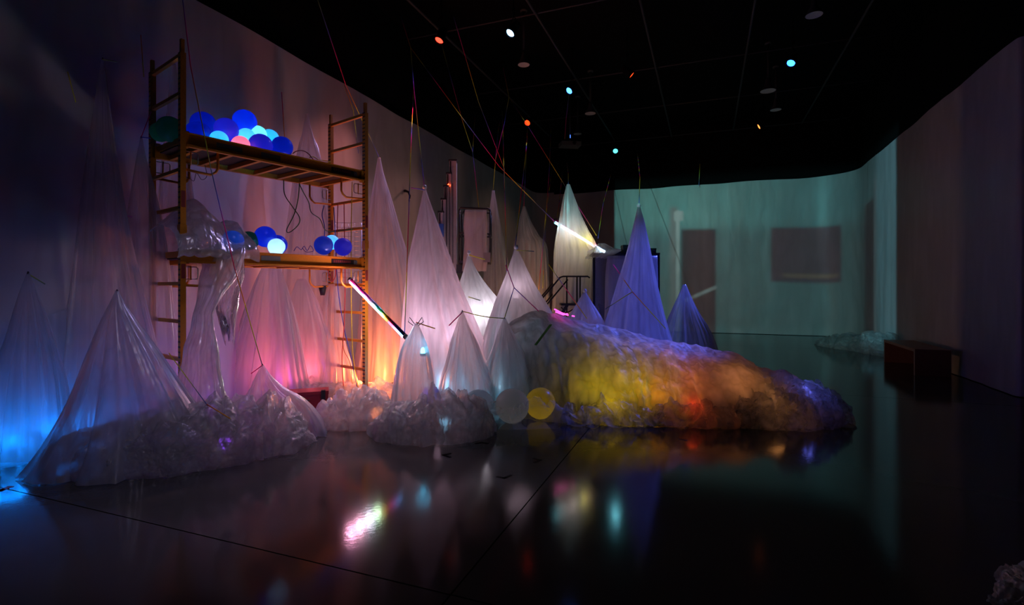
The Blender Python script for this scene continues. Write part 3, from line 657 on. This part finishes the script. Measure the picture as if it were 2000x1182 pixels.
# ------------------------------------------------------------------ floor lamps inside the plastic
def led(u,v,y,col,pw,label,z=None,r=.05,glow=.9,rad=.08):
    p=P(u,v,y); zb=max(0,p.z-.05) if z is None else z; p.z=zb
    t=thing('floor_lamp',label,'lamp',(p.x,p.y,0 if zb<.9 or u!=826 else zb),'small coloured lamps inside the plastic')
    if zb>.02 and u!=826: build('stand',MB().tube([(p.x,p.y,0),(p.x,p.y,zb)],.012,8).lathe([(0,.0),(.1,.0),(.1,.012),(.015,.02)],(p.x,p.y,0),20),M['black'],t)
    build('base',MB().lathe([(0,0),(r,0),(r,.02),(r*.8,.03),(0,.03)],p,20),M['black'],t)
    build('bulb',MB().lathe([(r*.75,.03),(r*.8,.05),(r*.6,.085),(0,.1)],p,20),emis('lamp_glow',col,glow),t)
    lamp('POINT','lamp_light',p+Vector((0,0,.15)),col,pw,t,rad)
    return t
led(20,790,4.40,(.0,.22,1),17,'blue lamp behind the skirt at the wall foot',.02,glow=.5,rad=.16)
led(110,795,4.74,(.0,.2,1),15,'blue lamp behind the wide grey peak',.02,glow=.5,rad=.16)
led(440,745,5.75,(.26,.06,1),9,'violet lamp on the floor under the scaffold',.1)
led(585,750,7.2,(1,.12,.20),36,'red lamp on the floor behind the rosy rumple',.1,rad=.25)
led(735,742,7.3,(1,.20,.05),85,'orange-red lamp on the floor beside the far scaffold leg',.12)
led(868,770,6.6,(.25,.65,1),7,'pale blue lamp inside the largest lilac peak',.1)
led(985,770,6.45,(.35,.75,1),4,'cyan lamp behind the short dark peak',.1)
led(855,690,7.35,(1,.62,.88),12,'lilac lamp on a stand inside the largest peak',.7,rad=.14)
led(940,640,7.7,(1,.90,1),10,'white lamp on a stand inside the bright white peak',.9,rad=.14)
led(1008,560,7.3,(1,.70,.85),3,'pinkish lamp on a tall stand inside the knotted pale peak',1.32,rad=.2)
led(1165,790,6.12,(1,.66,.0),5,'yellow lamp inside the mound nearer the balloons',.04,rad=.14)
led(1232,790,6.10,(1,.60,.0),7,'yellow lamp inside the mound nearer the orange glow',.04,rad=.14)
led(1195,800,5.80,(1,.62,.0),.7,'small yellow lamp low in the puffed foot of the mound',.03,rad=.1)
led(1286,800,5.95,(1,.30,.0),3.2,'orange lamp inside the mound',.06,rad=.12)
led(1345,815,6.1,(1,.20,.03),5,'red-orange lamp inside the mound',.12,rad=.14)
led(1352,815,5.72,(1,.05,.01),.8,'red lamp low behind the puffed foot of the mound',.03,rad=.1)
led(1440,790,5.95,(1,.32,.08),4,'amber lamp under the sloping end of the mound',.12,rad=.14)
led(1505,780,5.75,(1,.38,.10),3.5,'amber lamp inside the tail of the mound',.06,rad=.16)
led(1572,780,5.82,(.14,.16,1),3.2,'blue lamp inside the tail of the mound',.18,rad=.1)
led(1045,640,9.9,(1,.46,.2),36,'amber lamp on the floor behind the black rolling stairs',.2)
led(826,694,5.78,(.1,.6,1),.7,'small cyan lamp glowing inside the clipped plastic bag',.73,.035,10)

# ------------------------------------------------------------------ rainbow tubes
def rainbow_tube(a,b,r,label,cols,glow,powers,lit=1.0):
    a=Vector(a); b=Vector(b); d=(b-a).normalized(); Ln=(b-a).length
    t=thing('rainbow_light_tube',label,'light tube',(a+b)/2)
    up_=Vector((0,0,1)); n=(up_-d*up_.dot(d)).normalized(); s=d.cross(n)
    mb=MB(); m=24; vs=[]; al=[]
    m1,tt,out=nt('mirror_tube'); L=tt.links; at=N(tt,'Attribute',attribute_name='along'); rp=N(tt,'ValToRGB'); dv=N(tt,'Math',operation='DIVIDE'); dv.inputs[1].default_value=Ln
    L.new(at.outputs['Fac'],dv.inputs[0]); L.new(dv.outputs[0],rp.inputs[0]); cr=rp.color_ramp
    hs=[(0,(.75,.05,.3)),(.3,(.6,.05,.35)),(.5,(.02,.3,.3)),(.6,(.05,.4,.1)),(.66,(.8,.4,.02)),(.74,(.7,.05,.05)),(.86,(.05,.03,.2)),(1,(.02,.02,.05))]
    while len(cr.elements)<len(hs): cr.elements.new(.5)
    for e,(p_,c_) in zip(cr.elements,hs): e.position=p_; e.color=c_+(1,)
    bs=N(tt,'BsdfPrincipled'); bs.inputs['Metallic'].default_value=.8; bs.inputs['Roughness'].default_value=.2; L.new(rp.outputs[0],bs.inputs['Base Color']); L.new(bs.outputs[0],out.inputs[0])
    build('tube_housing',MB().tube([a+d*Ln*k/30+n*r*.45 for k in range(31)],r*.75,14),m1,t)
    m2,tt,out=nt('rainbow_strip_glow'); L=tt.links; at=N(tt,'Attribute',attribute_name='along'); rp=N(tt,'ValToRGB'); dv=N(tt,'Math',operation='DIVIDE'); dv.inputs[1].default_value=Ln
    L.new(at.outputs['Fac'],dv.inputs[0]); L.new(dv.outputs[0],rp.inputs[0]); cr=rp.color_ramp
    while len(cr.elements)<len(cols): cr.elements.new(.5)
    for e,(p_,c_) in zip(cr.elements,cols): e.position=p_; e.color=c_+(1,)
    em=N(tt,'Emission'); em.inputs[1].default_value=glow; L.new(rp.outputs[0],em.inputs[0]); L.new(em.outputs[0],out.inputs[0])
    build('light_strip',MB().tube([a+d*(.02+(Ln-.04)*k/60)-n*r*.35-Vector((0,r*.3,0)) for k in range(61)],r*.62,12),m2,t)
    for e,q in ((a,-1),(b,1)): build('end_cap',MB().tube([e-d*.012*q+n*r*.2,e+d*.02*q+n*r*.2],r*1.0,14),M['dark'],t)
    for f,c_,pw in powers: lamp('POINT','tube_light',a+d*Ln*f-n*r*1.6-Vector((0,r*2,0)),c_,pw,t,.05)
    return t
rainbow_tube(P(684,548,6.33),P(791,658,5.95),.030,'glowing rainbow glass tube slanting down from the far scaffold post',
 [(0,(1,.35,.6)),(.2,(1,.6,.75)),(.4,(.9,.85,1)),(.52,(.35,1,.9)),(.6,(.9,1,.3)),(.64,(.9,.5,.05)),(.7,(.35,.05,.02)),(.78,(.5,.05,.25)),(.86,(.25,.2,.6)),(.93,(.05,.25,.6)),(1,(.4,.3,.5))],9,
 [(.08,(1,.4,.65),6.0),(.25,(1,.5,.7),6.0),(.42,(.85,.8,1),4),(.57,(.7,1,.6),2)])
rainbow_tube(P(1083,432,9.5),P(1184,492,9.3),.042,'far rainbow glass tube glowing white and yellow inside a tall peak',
 [(0,(.1,.8,1)),(.1,(.3,.9,1)),(.2,(1,.95,.8)),(.35,(1,.7,.9)),(.5,(1,1,.6)),(.62,(1,.9,.2)),(.74,(1,.4,.5)),(.85,(.3,.7,1)),(1,(.8,.9,1))],10,
 [(.15,(.6,.9,1),.6),(.4,(1,.85,.65),1.1),(.6,(1,.8,.15),1.6),(.85,(.6,.8,1),1.2)])

# ------------------------------------------------------------------ strings
SM=[string_mat('variegated_string_%d'%k,k*.21) for k in range(5)]; nstr=[0]
def top_depth(u,v):
    y=(6.4-H)*F/(V0-v) if v<V0-60 else 99
    k=(u-U0)/F; y=min(y,50.9/(2.6+k)-.12)
    if k<.367: y=min(y,(-6.20)/(k-.368)-.12)
    return y
def string(label,pts,r=.0045,sag=0.0,ends=None):
    q=[]; pts=list(pts)
    if 0<pts[0][1]<345 and pts[0][1]<pts[-1][1] and label.split()[0]!='yellow' and 750<pts[0][0]: pts[0]=(pts[0][0],pts[0][1],max(pts[0][2],top_depth(*pts[0][:2])))
    for a,b in zip(pts[:-1],pts[1:]):
        a=P(*a); b=P(*b); n=max(3,int((b-a).length/.15))
        for k in range(n): f=k/n; q.append(a.lerp(b,f)-Vector((0,0,sag*4*f*(1-f))))
    q.append(P(*pts[-1])); nstr[0]+=1; r*=1.25
    return tag(build('string',MB().tube(q,r,6),SM[nstr[0]%5]),label,'string','multicoloured strings hoisting the plastic')
string('string slanting up past the scaffold post top to the ceiling edge',[(618,-8,7.0),(675,165,7.5),(740,306,8.2)])
string('string from the ceiling forking above the largest lilac peak',[(783,33,9.0),(802,93,8.6),(808,170,8.0),(823,310,7.5),(829,368,7.3)])
string('long plumb string falling beside the clipped plastic bag',[(808,170,8.0),(802,300,7.2),(795,519,6.4),(790,655,6.1)])
string('long string sloping from the ceiling to the far rainbow tube',[(802,93,8.6),(905,233,9.0),(975,325,9.2),(1086,436,9.35)])
string('string from the red spotlight sloping to the lift basket',[(863,88,9.2),(902,232,9.8),(923,297,10.1),(936,412,9.2)])
string('short string hanging over the lift basket',[(928,222,10.6),(923,297,10.1)])
string('string from the ceiling sloping down the middle of the hall',[(886,33,9.3),(935,200,9.6),(985,330,9.8),(990,545,7.6)])
string('forked string holding the faint narrow peak by the lift',[(983,133,11.4),(994,190,11.0),(985,240,10.8),(968,310,10.6),(963,372,10.5)])
string('string crossing the orange-red spotlight towards the far tube',[(994,190,11.0),(1030,245,10.6),(1108,370,9.9),(1165,460,9.3)])
string('string falling straight behind the knotted pale peak',[(981,217,11.6),(984,330,10.6),(988,442,9.6),(990,530,8.8)])
string('short string with a bent top over the hall',[(976,238,11.8),(973,257,11.5),(966,330,10.7)])
string('red string dropping to the knotted pale peak',[(1030,250,10.4),(1027,300,9.4),(1006,486,7.3)],.0055)
string('string dropping to the faint hazy peak',[(1031,250,12.0),(1028,300,11.6),(1023,404,10.8)])
string('string falling to the floor by the black rolling stairs',[(1076,252,12.0),(1073,330,11.4),(1068,400,11.0),(1052,566,10.2)])
string('faint string beside the rolling stairs rail',[(1077,338,12.2),(1067,418,11.6),(1060,563,10.4)])
string('short string left of the far glowing peak',[(1098,338,11.4),(1092,400,10.6),(1086,436,9.4)])
string('string holding the tip of the far glowing peak',[(1107,318,10.8),(1110,340,10.2),(1110,362,9.6)])
string('string with a red tip left of the projected picture edge',[(1193,341,12.4),(1178,398,11.4),(1168,466,9.6)])
string('string holding the slender blue-lit peak',[(1245,300,9.4),(1250,347,8.7),(1248,404,7.9)])
string('lone short string above the projected picture',[(1367,320,16.9),(1365,362,16.9)],.009)
string('red string running from the ceiling to the hanging projector',[(1112,180,12.9),(1106,230,13.4),(1103,272,13.8)],.006)
string('long string in front of the scaffold down to the little heap peak',[(356,-8,4.9),(372,128,4.95),(412,330,5.0),(458,523,5.1),(512,713,5.2)],.0035)
string('faint string on the wall above the glowing balloons',[(550,180,7.4),(560,335,7.2)],.004)
string('thin string behind the far scaffold frame',[(672,165,7.6),(690,215,7.6),(700,300,7.6)],.004)
string('slack string tied between the two short peaks',[(903,608,6.05),(985,622,6.15)],.0045,.02)
string('dark string from the short dark peak up across the pale peak',[(985,622,6.15),(1004,562,6.6),(988,518,6.7)],.0045)
string('dark string running down the pale peak to the mound',[(1004,562,6.6),(1052,608,6.7)],.0045)
string('taut red string end below the short grey peak tip',[(903,610,6.05),(877,636,5.9)],.005)
string('taut red string end beside the binder clip',[(813,630,5.75),(850,642,5.75)],.005)
string('yellow string end at the bright white peak tip',[(916,498,7.7),(947,507,7.6)],.006)
string('magenta string end at the knotted pale peak tip',[(1009,489,7.25),(1043,491,7.2)],.006)
string('magenta string end at the largest peak tip',[(829,371,7.25),(803,367,7.25)],.006)
string('red string folded across the blue-lit peak',[(1198,517,8.2),(1235,570,7.45),(1182,604,7.6)],.005)
string('dark string sagging down the blue-lit peak to the mound',[(1235,570,7.45),(1300,642,7.2)],.005)
string('dark string sloping over the rolling stairs to the mound ridge',[(1071,516,9.0),(1146,622,7.0)],.005)
string('red string end at the dim tall peak tip by the wall',[(200,116,4.9),(228,121,4.95)],.004)
string('red string end at the small blue-grey peak tip',[(276,268,5.3),(294,270,5.3)],.004)
string('faint string slanting from the near scaffold post to the small peak',[(295,218,5.3),(276,268,5.3)],.003)
string('faint string on the wall high beside the near post',[(275,68,5.4),(281,150,5.35)],.003)
string('faint bent string on the wall at the near edge',[(132,140,4.7),(148,200,4.8)],.003)
string('red string end at the tip of the blue-lit wall peak',[(55,535,4.38),(88,555,4.4)],.004)
string('pink string end low on the wall beside the near scaffold',[(205,410,4.95),(258,424,5.1)],.003)
string('yellow string end at the little heap peak tip',[(512,714,5.15),(490,730,5.1)],.0035)
string('yellow string lying over the nearest heap',[(404,790,4.4),(450,818,4.28)],.0035)
string('red string tying the hanging tail of the deck plastic',[(330,690,4.75),(405,792,4.4)],.003)
string('yellow string end on the bright white peak side',[(915,580,7.3),(938,587,7.25)],.006)

# pink glowing wires on the mound ridge and a green tape
for lab,pts in (('longer pink glowing wire lying on the mound ridge',[(1083,604,6.86),(1096,611,6.8),(1110,616,6.78)]),('short pink glowing wire crossing the longer one',[(1085,609,6.8),(1100,615,6.76),(1108,613,6.8)]),('tiny pink glowing wire end on the mound ridge',[(1117,617,6.78),(1122,618,6.78)])):
    tag(build('glowing_wire',MB().tube([P(*p) for p in pts],.008,6),M['pink_glow']),lab,'light wire','pink glowing wires')
M['green_tape']=simple('green_tape',(.05,.3,.03),.6)
tag(build('green_tape',MB().bar(P(1076,634,6.28),P(1046,674,6.05),.035,.006),M['green_tape'],smooth=False),'green tape strip slanting across the end of the mound','tape')

# ------------------------------------------------------------------ personnel lift behind the peaks
LY=9.2
lift=thing('personnel_lift','metal mast lift with a stepped telescoping mast and raised basket','lift',P(880,725,LY))
for k in range(5):
    u0=858+5.2*k; u1=892-0*k; top=416-25*k; y=LY-.12+.055*k
    a=P(u0,top,y); b=P(u1,top,y); wx=(b.x-a.x) if k==4 else .05+.0*k
    z0=.25
    if k<4: wx=.075
    c=Vector((a.x+wx/2,y,(a.z+z0)/2)); s=build('mast_section',MB().box(c,(wx,.16,a.z-z0)),M['alu'],lift,False)
    build('section_cap',MB().box((a.x+wx/2,y,a.z+.01),(wx+.03,.19,.03)),M['dark'],s,False)
    build('guide_slot',MB().box((a.x+.02,y-.081,a.z-.11),(.022,.004,.2)),M['black'],s,False)
for k in range(3):
    x=P(874+6*k,500,LY).x; build('mast_rib',MB().box((x,LY-.03+.08-.17,1.9),(.012,.012,2.9)),M['dark'],lift,False)
bb=P(880,725,LY)
build('base',MB().box((bb.x+.15,LY+.1,.16),(.75,.6,.2)),M['dark'],lift,False)
for sx in (-.22,.5):
    for sy in (-.15,.35): build('wheel',MB().lathe([(0,-.02),(.06,-.02),(.06,.02),(0,.02)],(bb.x+sx,LY+sy,.06),16,(1,0,0)),M['black'],lift)
build('motor_cover',MB().box(P(862,450,LY-.25),(.07,.12,.22)),simple('blue_plastic',(.03,.12,.5),.5),lift,False)
x0,x1=P(897,420,LY).x,P(957,420,LY).x; zt,zm,zb=P(900,406,LY).z,P(900,455,LY).z,P(900,512,LY).z
bk=build('basket_floor',MB().box(((x0+x1)/2,LY+.25,zb),(x1-x0,.55,.05)),M['dark'],lift,False)
for z in (zt,zm):
    build('basket_rail',MB().tube([(x0,LY,z-.03),(x0+.03,LY,z),(x1-.03,LY,z-.02),(x1,LY,z-.05)],.018,8),M['dark'],lift)
    build('basket_rail',MB().tube([(x0,LY+.5,z-.03),(x0+.03,LY+.5,z),(x1-.03,LY+.5,z-.02),(x1,LY+.5,z-.05)],.018,8),M['dark'],lift)
    for x in (x0,x1): build('basket_rail',MB().tube([(x,LY,z-.04),(x,LY+.5,z-.04)],.016,8),M['dark'],lift)
for x in (x0,x0+.1,x1):
    for y in (LY,LY+.5): build('basket_post',MB().tube([(x,y,zb),(x,y,zt-.03)],.015,8),M['dark'],lift)
build('control_box',MB().box(P(951,503,LY-.06),(.12,.1,.17)),M['cabinet'],lift,False)
build('basket_arm',MB().box(((bb.x+x0)/2+.05,LY+.1,zb-.12),(.45,.14,.16)),M['dark'],lift,False)
build('mast_light',MB().lathe([(0,-.02),(.02,-.015),(.03,0)],P(877,362,LY-.06),12,(0,1,0)),emis('red_marker_glow',(1,.06,.02),7),lift)
tag(build('basket_plastic',loft_mesh([(410,908,950),(440,906,952),(470,908,950),(500,906,953),(530,903,950)],LY-.09,.12,7,.1,51,nv=20,nu=64,floor=False),M['film_thin']),'rosy plastic hung over the front of the lift basket','plastic sheet')

# ------------------------------------------------------------------ black rolling stairs
RY=8.9
stairs=thing('rolling_stairs','black tubular rolling stairs with handrails beyond the mound','stairs',P(1100,730,RY))
dk=M['black']
for yy in (RY,RY+.55):
    q=lambda u,v: P(u,v,RY)+Vector((0,yy-RY,0))
    build('handrail',MB().tube([q(1030,612),q(1060,582),q(1094,542),q(1100,540),q(1148,540),q(1152,543)],.014,8),dk,stairs)
    build('mid_rail',MB().tube([q(1040,625),q(1068,595),q(1109,546)],.013,8),dk,stairs)
    for u in (1107,1127,1133): build('upright',MB().tube([q(u,540),(q(u,540).x,yy,.02)],.013,8),dk,stairs)
    build('stringer',MB().bar(q(1040,700),q(1108,596),.03,.05),dk,stairs,False)
    build('brace',MB().tube([q(1096,600),q(1106,612),q(1132,597)],.011,8),dk,stairs)
a=P(1096,595,RY); b=P(1136,595,RY)
build('top_platform',MB().box(((a.x+b.x)/2,RY+.275,a.z),(b.x-a.x,.6,.035)),dk,stairs,False)
for k in range(4):
    f=(k+.5)/4.5; p=P(1044,696,RY).lerp(P(1104,602,RY),f); build('step',MB().box((p.x,RY+.275,p.z),(.2,.55,.03)),dk,stairs,False)
for u in (1108,1132): 
    for yy in (RY,RY+.55): pass

# ------------------------------------------------------------------ tall cabinet with tools on top
CY=8.95; xa,xb=P(1160,600,CY).x,P(1286,600,CY).x; zt=P(1200,497,CY).z
cb=thing('tall_cabinet','tall dark double cabinet behind the slender blue-lit peak','cabinet',((xa+xb)/2,CY+.3,0))
build('body',MB().box(((xa+xb)/2,CY+.3,zt/2+.03),(xb-xa,.58,zt-.06)),M['cabinet'],cb,False)
build('top_panel',MB().box(((xa+xb)/2,CY+.29,zt+.01),(xb-xa+.04,.64,.03)),M['black'],cb,False)
build('plinth',MB().box(((xa+xb)/2,CY+.3,.03),(xb-xa-.04,.54,.06)),M['black'],cb,False)
for k in range(2):
    w_=(xb-xa)/2-.03; d=build('door',MB().box((xa+.02+w_/2+k*(w_+.02),CY-.005,zt/2+.02),(w_,.02,zt-.14)),M['cabinet'],cb,False)
    build('handle',MB().tube([(xa+.02+w_*(1-k)+k*.06+(-.05 if k==0 else 0),CY-.03,1.05),(xa+.02+w_*(1-k)+k*.06+(-.05 if k==0 else 0),CY-.03,1.22)],.01,8),M['steel'],d)
for x in (xa-.005,xb+.005): build('corner_post',MB().box((x,CY+.0,zt/2),(.03,.03,zt)),M['black'],cb,False)
for u,w_,h_,lab in ((1205,.10,.07,'low dark tool case nearest the far tube on the cabinet'),(1221,.11,.15,'boxy tool case in the middle of the cabinet top'),(1253,.10,.15,'dark box behind the blue peak on the cabinet'),(1272,.12,.09,'small dark case at the far end of the cabinet top')):
    p=P(u,497,CY+.2); c=thing('tool_case',lab,'case',(p.x,CY+.2,zt+.025),'cases on the cabinet top')
    build('shell',MB().box((p.x,CY+.2,zt+.025+h_*.36),(w_,.2,h_*.72)),M['dark'],c,False); build('lid',MB().box((p.x,CY+.2,zt+.025+h_*.86),(w_+.008,.208,h_*.28)),M['black'],c,False)
    build('handle',MB().tube([(p.x-.025,CY+.09,zt+.03+h_*.5),(p.x-.02,CY+.075,zt+.03+h_*.5),(p.x+.02,CY+.075,zt+.03+h_*.5),(p.x+.025,CY+.09,zt+.03+h_*.5)],.005,6),M['black'],c)
tag(build('cabinet_plastic',loft_mesh([(500,1186,1284),(540,1183,1285),(600,1182,1286),(650,1180,1288),(700,1178,1292),(728,1172,1296)],CY-.12,.10,9,.06,53,nv=24,nu=80),M['film']),'blue-lit plastic hung over the doors of the tall cabinet','plastic sheet')
tag(build('rumpled_plastic',loft_mesh([(476,1168,1182),(484,1160,1196),(490,1154,1210),(500,1150,1190),(506,1146,1176)],CY+.02,.9,7,.2,54,nv=20,nu=64,crush=.05,floor=False),M['heap']),'ruff of white plastic at the low end of the far tube','plastic sheet')

# ------------------------------------------------------------------ bench
bz=.45; bd=Vector((.40,1,0)).normalized(); bn=Vector((bd.y,-bd.x,0)); near=Vector((.787*8.75,8.75,0)); BL,BW=1.75,.50; ba=math.atan2(bd.y,bd.x)
bc=near+bd*BL/2+bn*BW/2
bt=thing('wooden_bench','low reddish wooden bench with slab ends by the side wall','bench',bc)
build('seat',MB().box((bc.x,bc.y,bz-.025),(BL,BW,.05),ba),M['wood'],bt,False)
for s in (-1,1):
    e=bc+bd*s*(BL/2-.03); build('end_panel',MB().box((e.x,e.y,(bz-.05)/2),(.06,BW,bz-.05),ba),M['wood'],bt,False)
    e=bc+bn*s*(BW/2-.06); 
build('stretcher',MB().box((bc.x,bc.y,bz-.085),(BL-.12,.03,.07),ba),M['wood'],bt,False)

# ------------------------------------------------------------------ red case, cup, wire rack, cords
p=P(603,775,6.4)
rc=thing('red_case','dark red box showing between folds of floor plastic under the scaffold','case',(p.x,p.y,0))
build('body',MB().box((p.x,p.y,.09),(.46,.26,.18),.35),M['red'],rc,False); build('lid',MB().box((p.x,p.y,.2),(.47,.27,.04),.35),M['red'],rc,False)
build('corner',MB().box((p.x+.2,p.y-.05,.12),(.05,.05,.22),.35),M['black'],rc,False)
build('handle',MB().tube([(p.x-.05,p.y-.14,.12),(p.x-.04,p.y-.17,.12),(p.x+.06,p.y-.13,.12),(p.x+.05,p.y-.1,.12)],.008,6),M['black'],rc)
p=P(630,567,7.05)
cu=thing('black_cup','black tapered cup hanging under the far end of the lower deck','cup',(p.x,p.y,p.z-.07))
build('cup_body',MB().lathe([(0,-.07),(.028,-.07),(.058,.06),(.052,.06),(.024,-.06),(0,-.06)],p,20),M['black'],cu); build('rim',MB().lathe([(.055,.055),(.062,.055),(.062,.066),(.055,.066)],p,20),M['black'],cu)
build('hook_wire',MB().tube([p+Vector((.055,0,.06)),p+Vector((.06,0,.2)),p+Vector((.09,0,.26))],.003,6),M['steel'],cu)
wr=thing('wire_rack','faint steel wire grid panel seen through the far scaffold frame','rack',P(683,560,7.7))
for k in range(13):
    z=P(683,435,7.7).z-.068*k; build('wire',MB().tube([P(655,0,7.7).xy.to_3d()+Vector((0,0,z)),P(706,0,7.6).xy.to_3d()+Vector((0,0,z-.02))],.003,5),M['steel'],wr)
for k in range(5):
    a=P(655+k*12.7,435,7.7-.02*k); build('wire',MB().tube([a,a-Vector((0,0,.84))],.003,5),M['steel'],wr)
for u in (655,706):
    a=P(u,435,7.65); build('rack_leg',MB().tube([a,(a.x,a.y,.0)],.008,6),M['steel'],wr)
def cord(label,pts,col,r=.006):
    q=[interp([tuple(P(*p)) for p in pts],k/40*(len(pts)-1)) for k in range(41)]
    tag(build('power_cord',MB().tube(q,r,6),simple('cord_rubber',col,.5)),label,'cord','power cords on the scaffold')
cord('green cord looping below the upper scaffold deck',[(554,352,6.3),(556,380,6.28),(572,405,6.25),(585,425,6.24),(582,440,6.25),(565,454,6.25),(560,448,6.25),(574,420,6.25),(582,390,6.28),(585,358,6.3)],(.05,.14,.04))
cord('green cord trailing to the far scaffold rung',[(584,358,6.35),(592,375,6.4),(603,395,6.6),(608,415,6.7),(625,428,6.85),(636,450,7.0),(660,452,7.0),(690,448,6.75)],(.05,.13,.05))
cord('blue cord hanging by the far inner post',[(633,402,7.05),(629,420,7.05),(634,445,7.05),(632,480,7.05)],(.02,.05,.35))
cord('blue cord running down behind the far frame',[(652,405,7.0),(655,460,7.0),(657,520,6.95),(662,580,6.9),(672,640,6.85),(684,690,6.8),(697,755,6.78)],(.02,.06,.4))
cord('red cord looped under the lower deck end',[(660,398,6.95),(658,460,6.9),(656,520,6.9),(655,540,6.9),(648,550,6.9),(642,535,6.95),(640,500,7.0)],(.45,.02,.03))
cord('red cord hanging straight down the far frame',[(672,398,6.9),(673,480,6.88),(674,560,6.85),(672,640,6.82),(668,700,6.8),(671,757,6.8)],(.5,.03,.03))
cord('yellow cord hanging straight down the far frame',[(688,355,6.8),(686,450,6.78),(686,560,6.75),(687,640,6.75),(690,700,6.75),(700,760,6.72)],(.6,.5,.02))
cord('thin brown cord dangling near the far post foot',[(668,660,6.8),(672,685,6.8),(684,710,6.8),(688,750,6.8)],(.25,.1,.03),.004)
cord('dark red cord arching over the upper deck',[(572,300,6.25),(578,296,6.3),(590,294,6.4),(602,300,6.5),(612,312,6.6)],(.3,.04,.02))
cord('yellow cord coiled on the upper deck beside the far post',[(604,308,6.55),(612,306,6.6),(622,312,6.7),(634,314,6.8),(646,316,6.9),(636,318,6.85),(620,314,6.7)],(.6,.5,.03))
cord('thin blue wire tangle on the lower deck',[(574,490,6.25),(580,482,6.28),(588,488,6.3),(594,481,6.34),(600,490,6.36),(606,480,6.4),(612,490,6.42),(598,492,6.36),(590,484,6.32)],(.1,.1,.5),.004)
cord('thin dark wire drooping below the near end of the upper deck',[(360,343,5.15),(372,350,5.15),(379,353,5.18),(384,338,5.2),(394,351,5.22),(404,344,5.25),(400,322,5.25)],(.05,.04,.04),.003)

# ------------------------------------------------------------------ pendant lamps, small hanging projector
def pendant(u,v,dia,label,zd=5.92):
    y=(zd-H)*F/(V0-v); p=P(u,v,y); r=dia/2
    t=thing('pendant_lamp',label,'pendant lamp',p,'unlit pendant lamps')
    build('shade',MB().lathe([(r,0),(r*.92,.03),(r*.5,.12),(r*.35,.2),(r*.3,.28),(0,.29)],p,28),M['pipe'],t)
    build('diffuser',MB().lathe([(0,.012),(r*.6,.008),(r*.97,.003)],p,28),M['white'],t)
    build('stem',MB().tube([p+Vector((0,0,.28)),(p.x,p.y,6.98)],.02,8),M['pipe'],t)
    build('ceiling_rose',MB().lathe([(.06,-.04),(.07,-.02),(.07,0)],(p.x,p.y,7.0),16),M['plate'],t)
pendant(1153,222,.28,'unlit bell pendant lamp right of the blue spotlight, above the hanging projector')
pendant(1500,178,.33,'largest unlit bell pendant lamp near the bright blue oval spotlight')
pendant(1023,127,.24,'barely visible pendant lamp below the pale blue spotlight')
pendant(1590,30,.26,'barely visible pendant lamp highest over the side wall')
pendant(1515,215,.26,'barely visible pendant lamp under the largest one')
pendant(1128,262,.24,'barely visible pendant lamp just above the hanging projector')
p=P(1113,283,13.9)
hp=thing('hanging_projector','small grey projector hanging unlit from the dark ceiling','projector',p)
build('body',MB().box(p,(.54,.36,.11),.15),M['plate'],hp,False); build('lens',MB().lathe([(.05,0),(.05,.05),(.035,.05),(0,.03)],p+Vector((.1,-.18,0)),16,(0,-1,0)),M['black'],hp)
build('status_light',MB().box(p+Vector((0,-.1,.2)),(.015,.015,.08)),emis('blue_status_glow',(.05,.15,1),3),hp,False)
build('pole',MB().tube([p+Vector((0,0,.05)),(p.x,p.y,6.98)],.02,8),M['dark'],hp)

# ------------------------------------------------------------------ tape marks on the floor
def tape(u,v,du1,dv1,du2,dv2,label,mat='tape',w_=.028):
    c=P(u,v,floor_y(v)); a=P(u+du1,v+dv1,floor_y(v+dv1)); b=P(u+du2,v+dv2,floor_y(v+dv2)); mb=MB()
    for e in (a,b):
        d=(e-c); d.z=0; d.normalize(); s=Vector((-d.y,d.x,0))*w_/2
        c2=c-d*w_*.4; mb.add([(c2-s).xy.to_3d()+Vector((0,0,.0005)),(e-s).xy.to_3d()+Vector((0,0,.0005)),(e+s).xy.to_3d()+Vector((0,0,.0005)),(c2+s).xy.to_3d()+Vector((0,0,.0005)),
                (c2-s).xy.to_3d()+Vector((0,0,.0015)),(e-s).xy.to_3d()+Vector((0,0,.0015)),(e+s).xy.to_3d()+Vector((0,0,.0015)),(c2+s).xy.to_3d()+Vector((0,0,.0015))],[(4,5,6,7),(0,1,5,4),(1,2,6,5),(2,3,7,6),(3,0,4,7)])
    tag(build('tape_mark',mb,M[mat],smooth=False),label,'tape mark','tape marks on the floor')
tape(866,889,15,-3,14,5,'black corner tape mark pointing towards the scaffold side')
tape(941,865,-13,2,13,2,'black corner tape mark nearest the plastic')
tape(1055,899,-14,-4,-12,5,'black corner tape mark pointing towards the side wall')
tape(985,934,-15,-3,14,-6,'black corner tape mark nearest the viewer')
tape(2,958,20,-8,-20,2,'red tape mark at the near edge of the floor','redtape',.05)
tape(1333,859,-8,-1,9,2,'blue scrap of tape before the orange end of the mound','bluetape',.03)

# ------------------------------------------------------------------ cable poking through a tear high on the wall sheet
p=P(797,378,10.6)
cs=thing('cable_stub','short black cable end poking through a tear high on the wall sheet','cable',p)
build('cable',MB().tube([p+Vector((-.16,.14,.06)),p+Vector((-.06,.02,.06)),p+Vector((.02,-.05,.02)),p+Vector((.05,-.06,-.06)),p+Vector((.04,-.05,-.12))],[.03,.028,.022,.02,.016],10),M['black'],cs)
build('plug',MB().tube([p+Vector((.04,-.05,-.12)),p+Vector((.035,-.05,-.17))],.024,10),M['white'],cs)
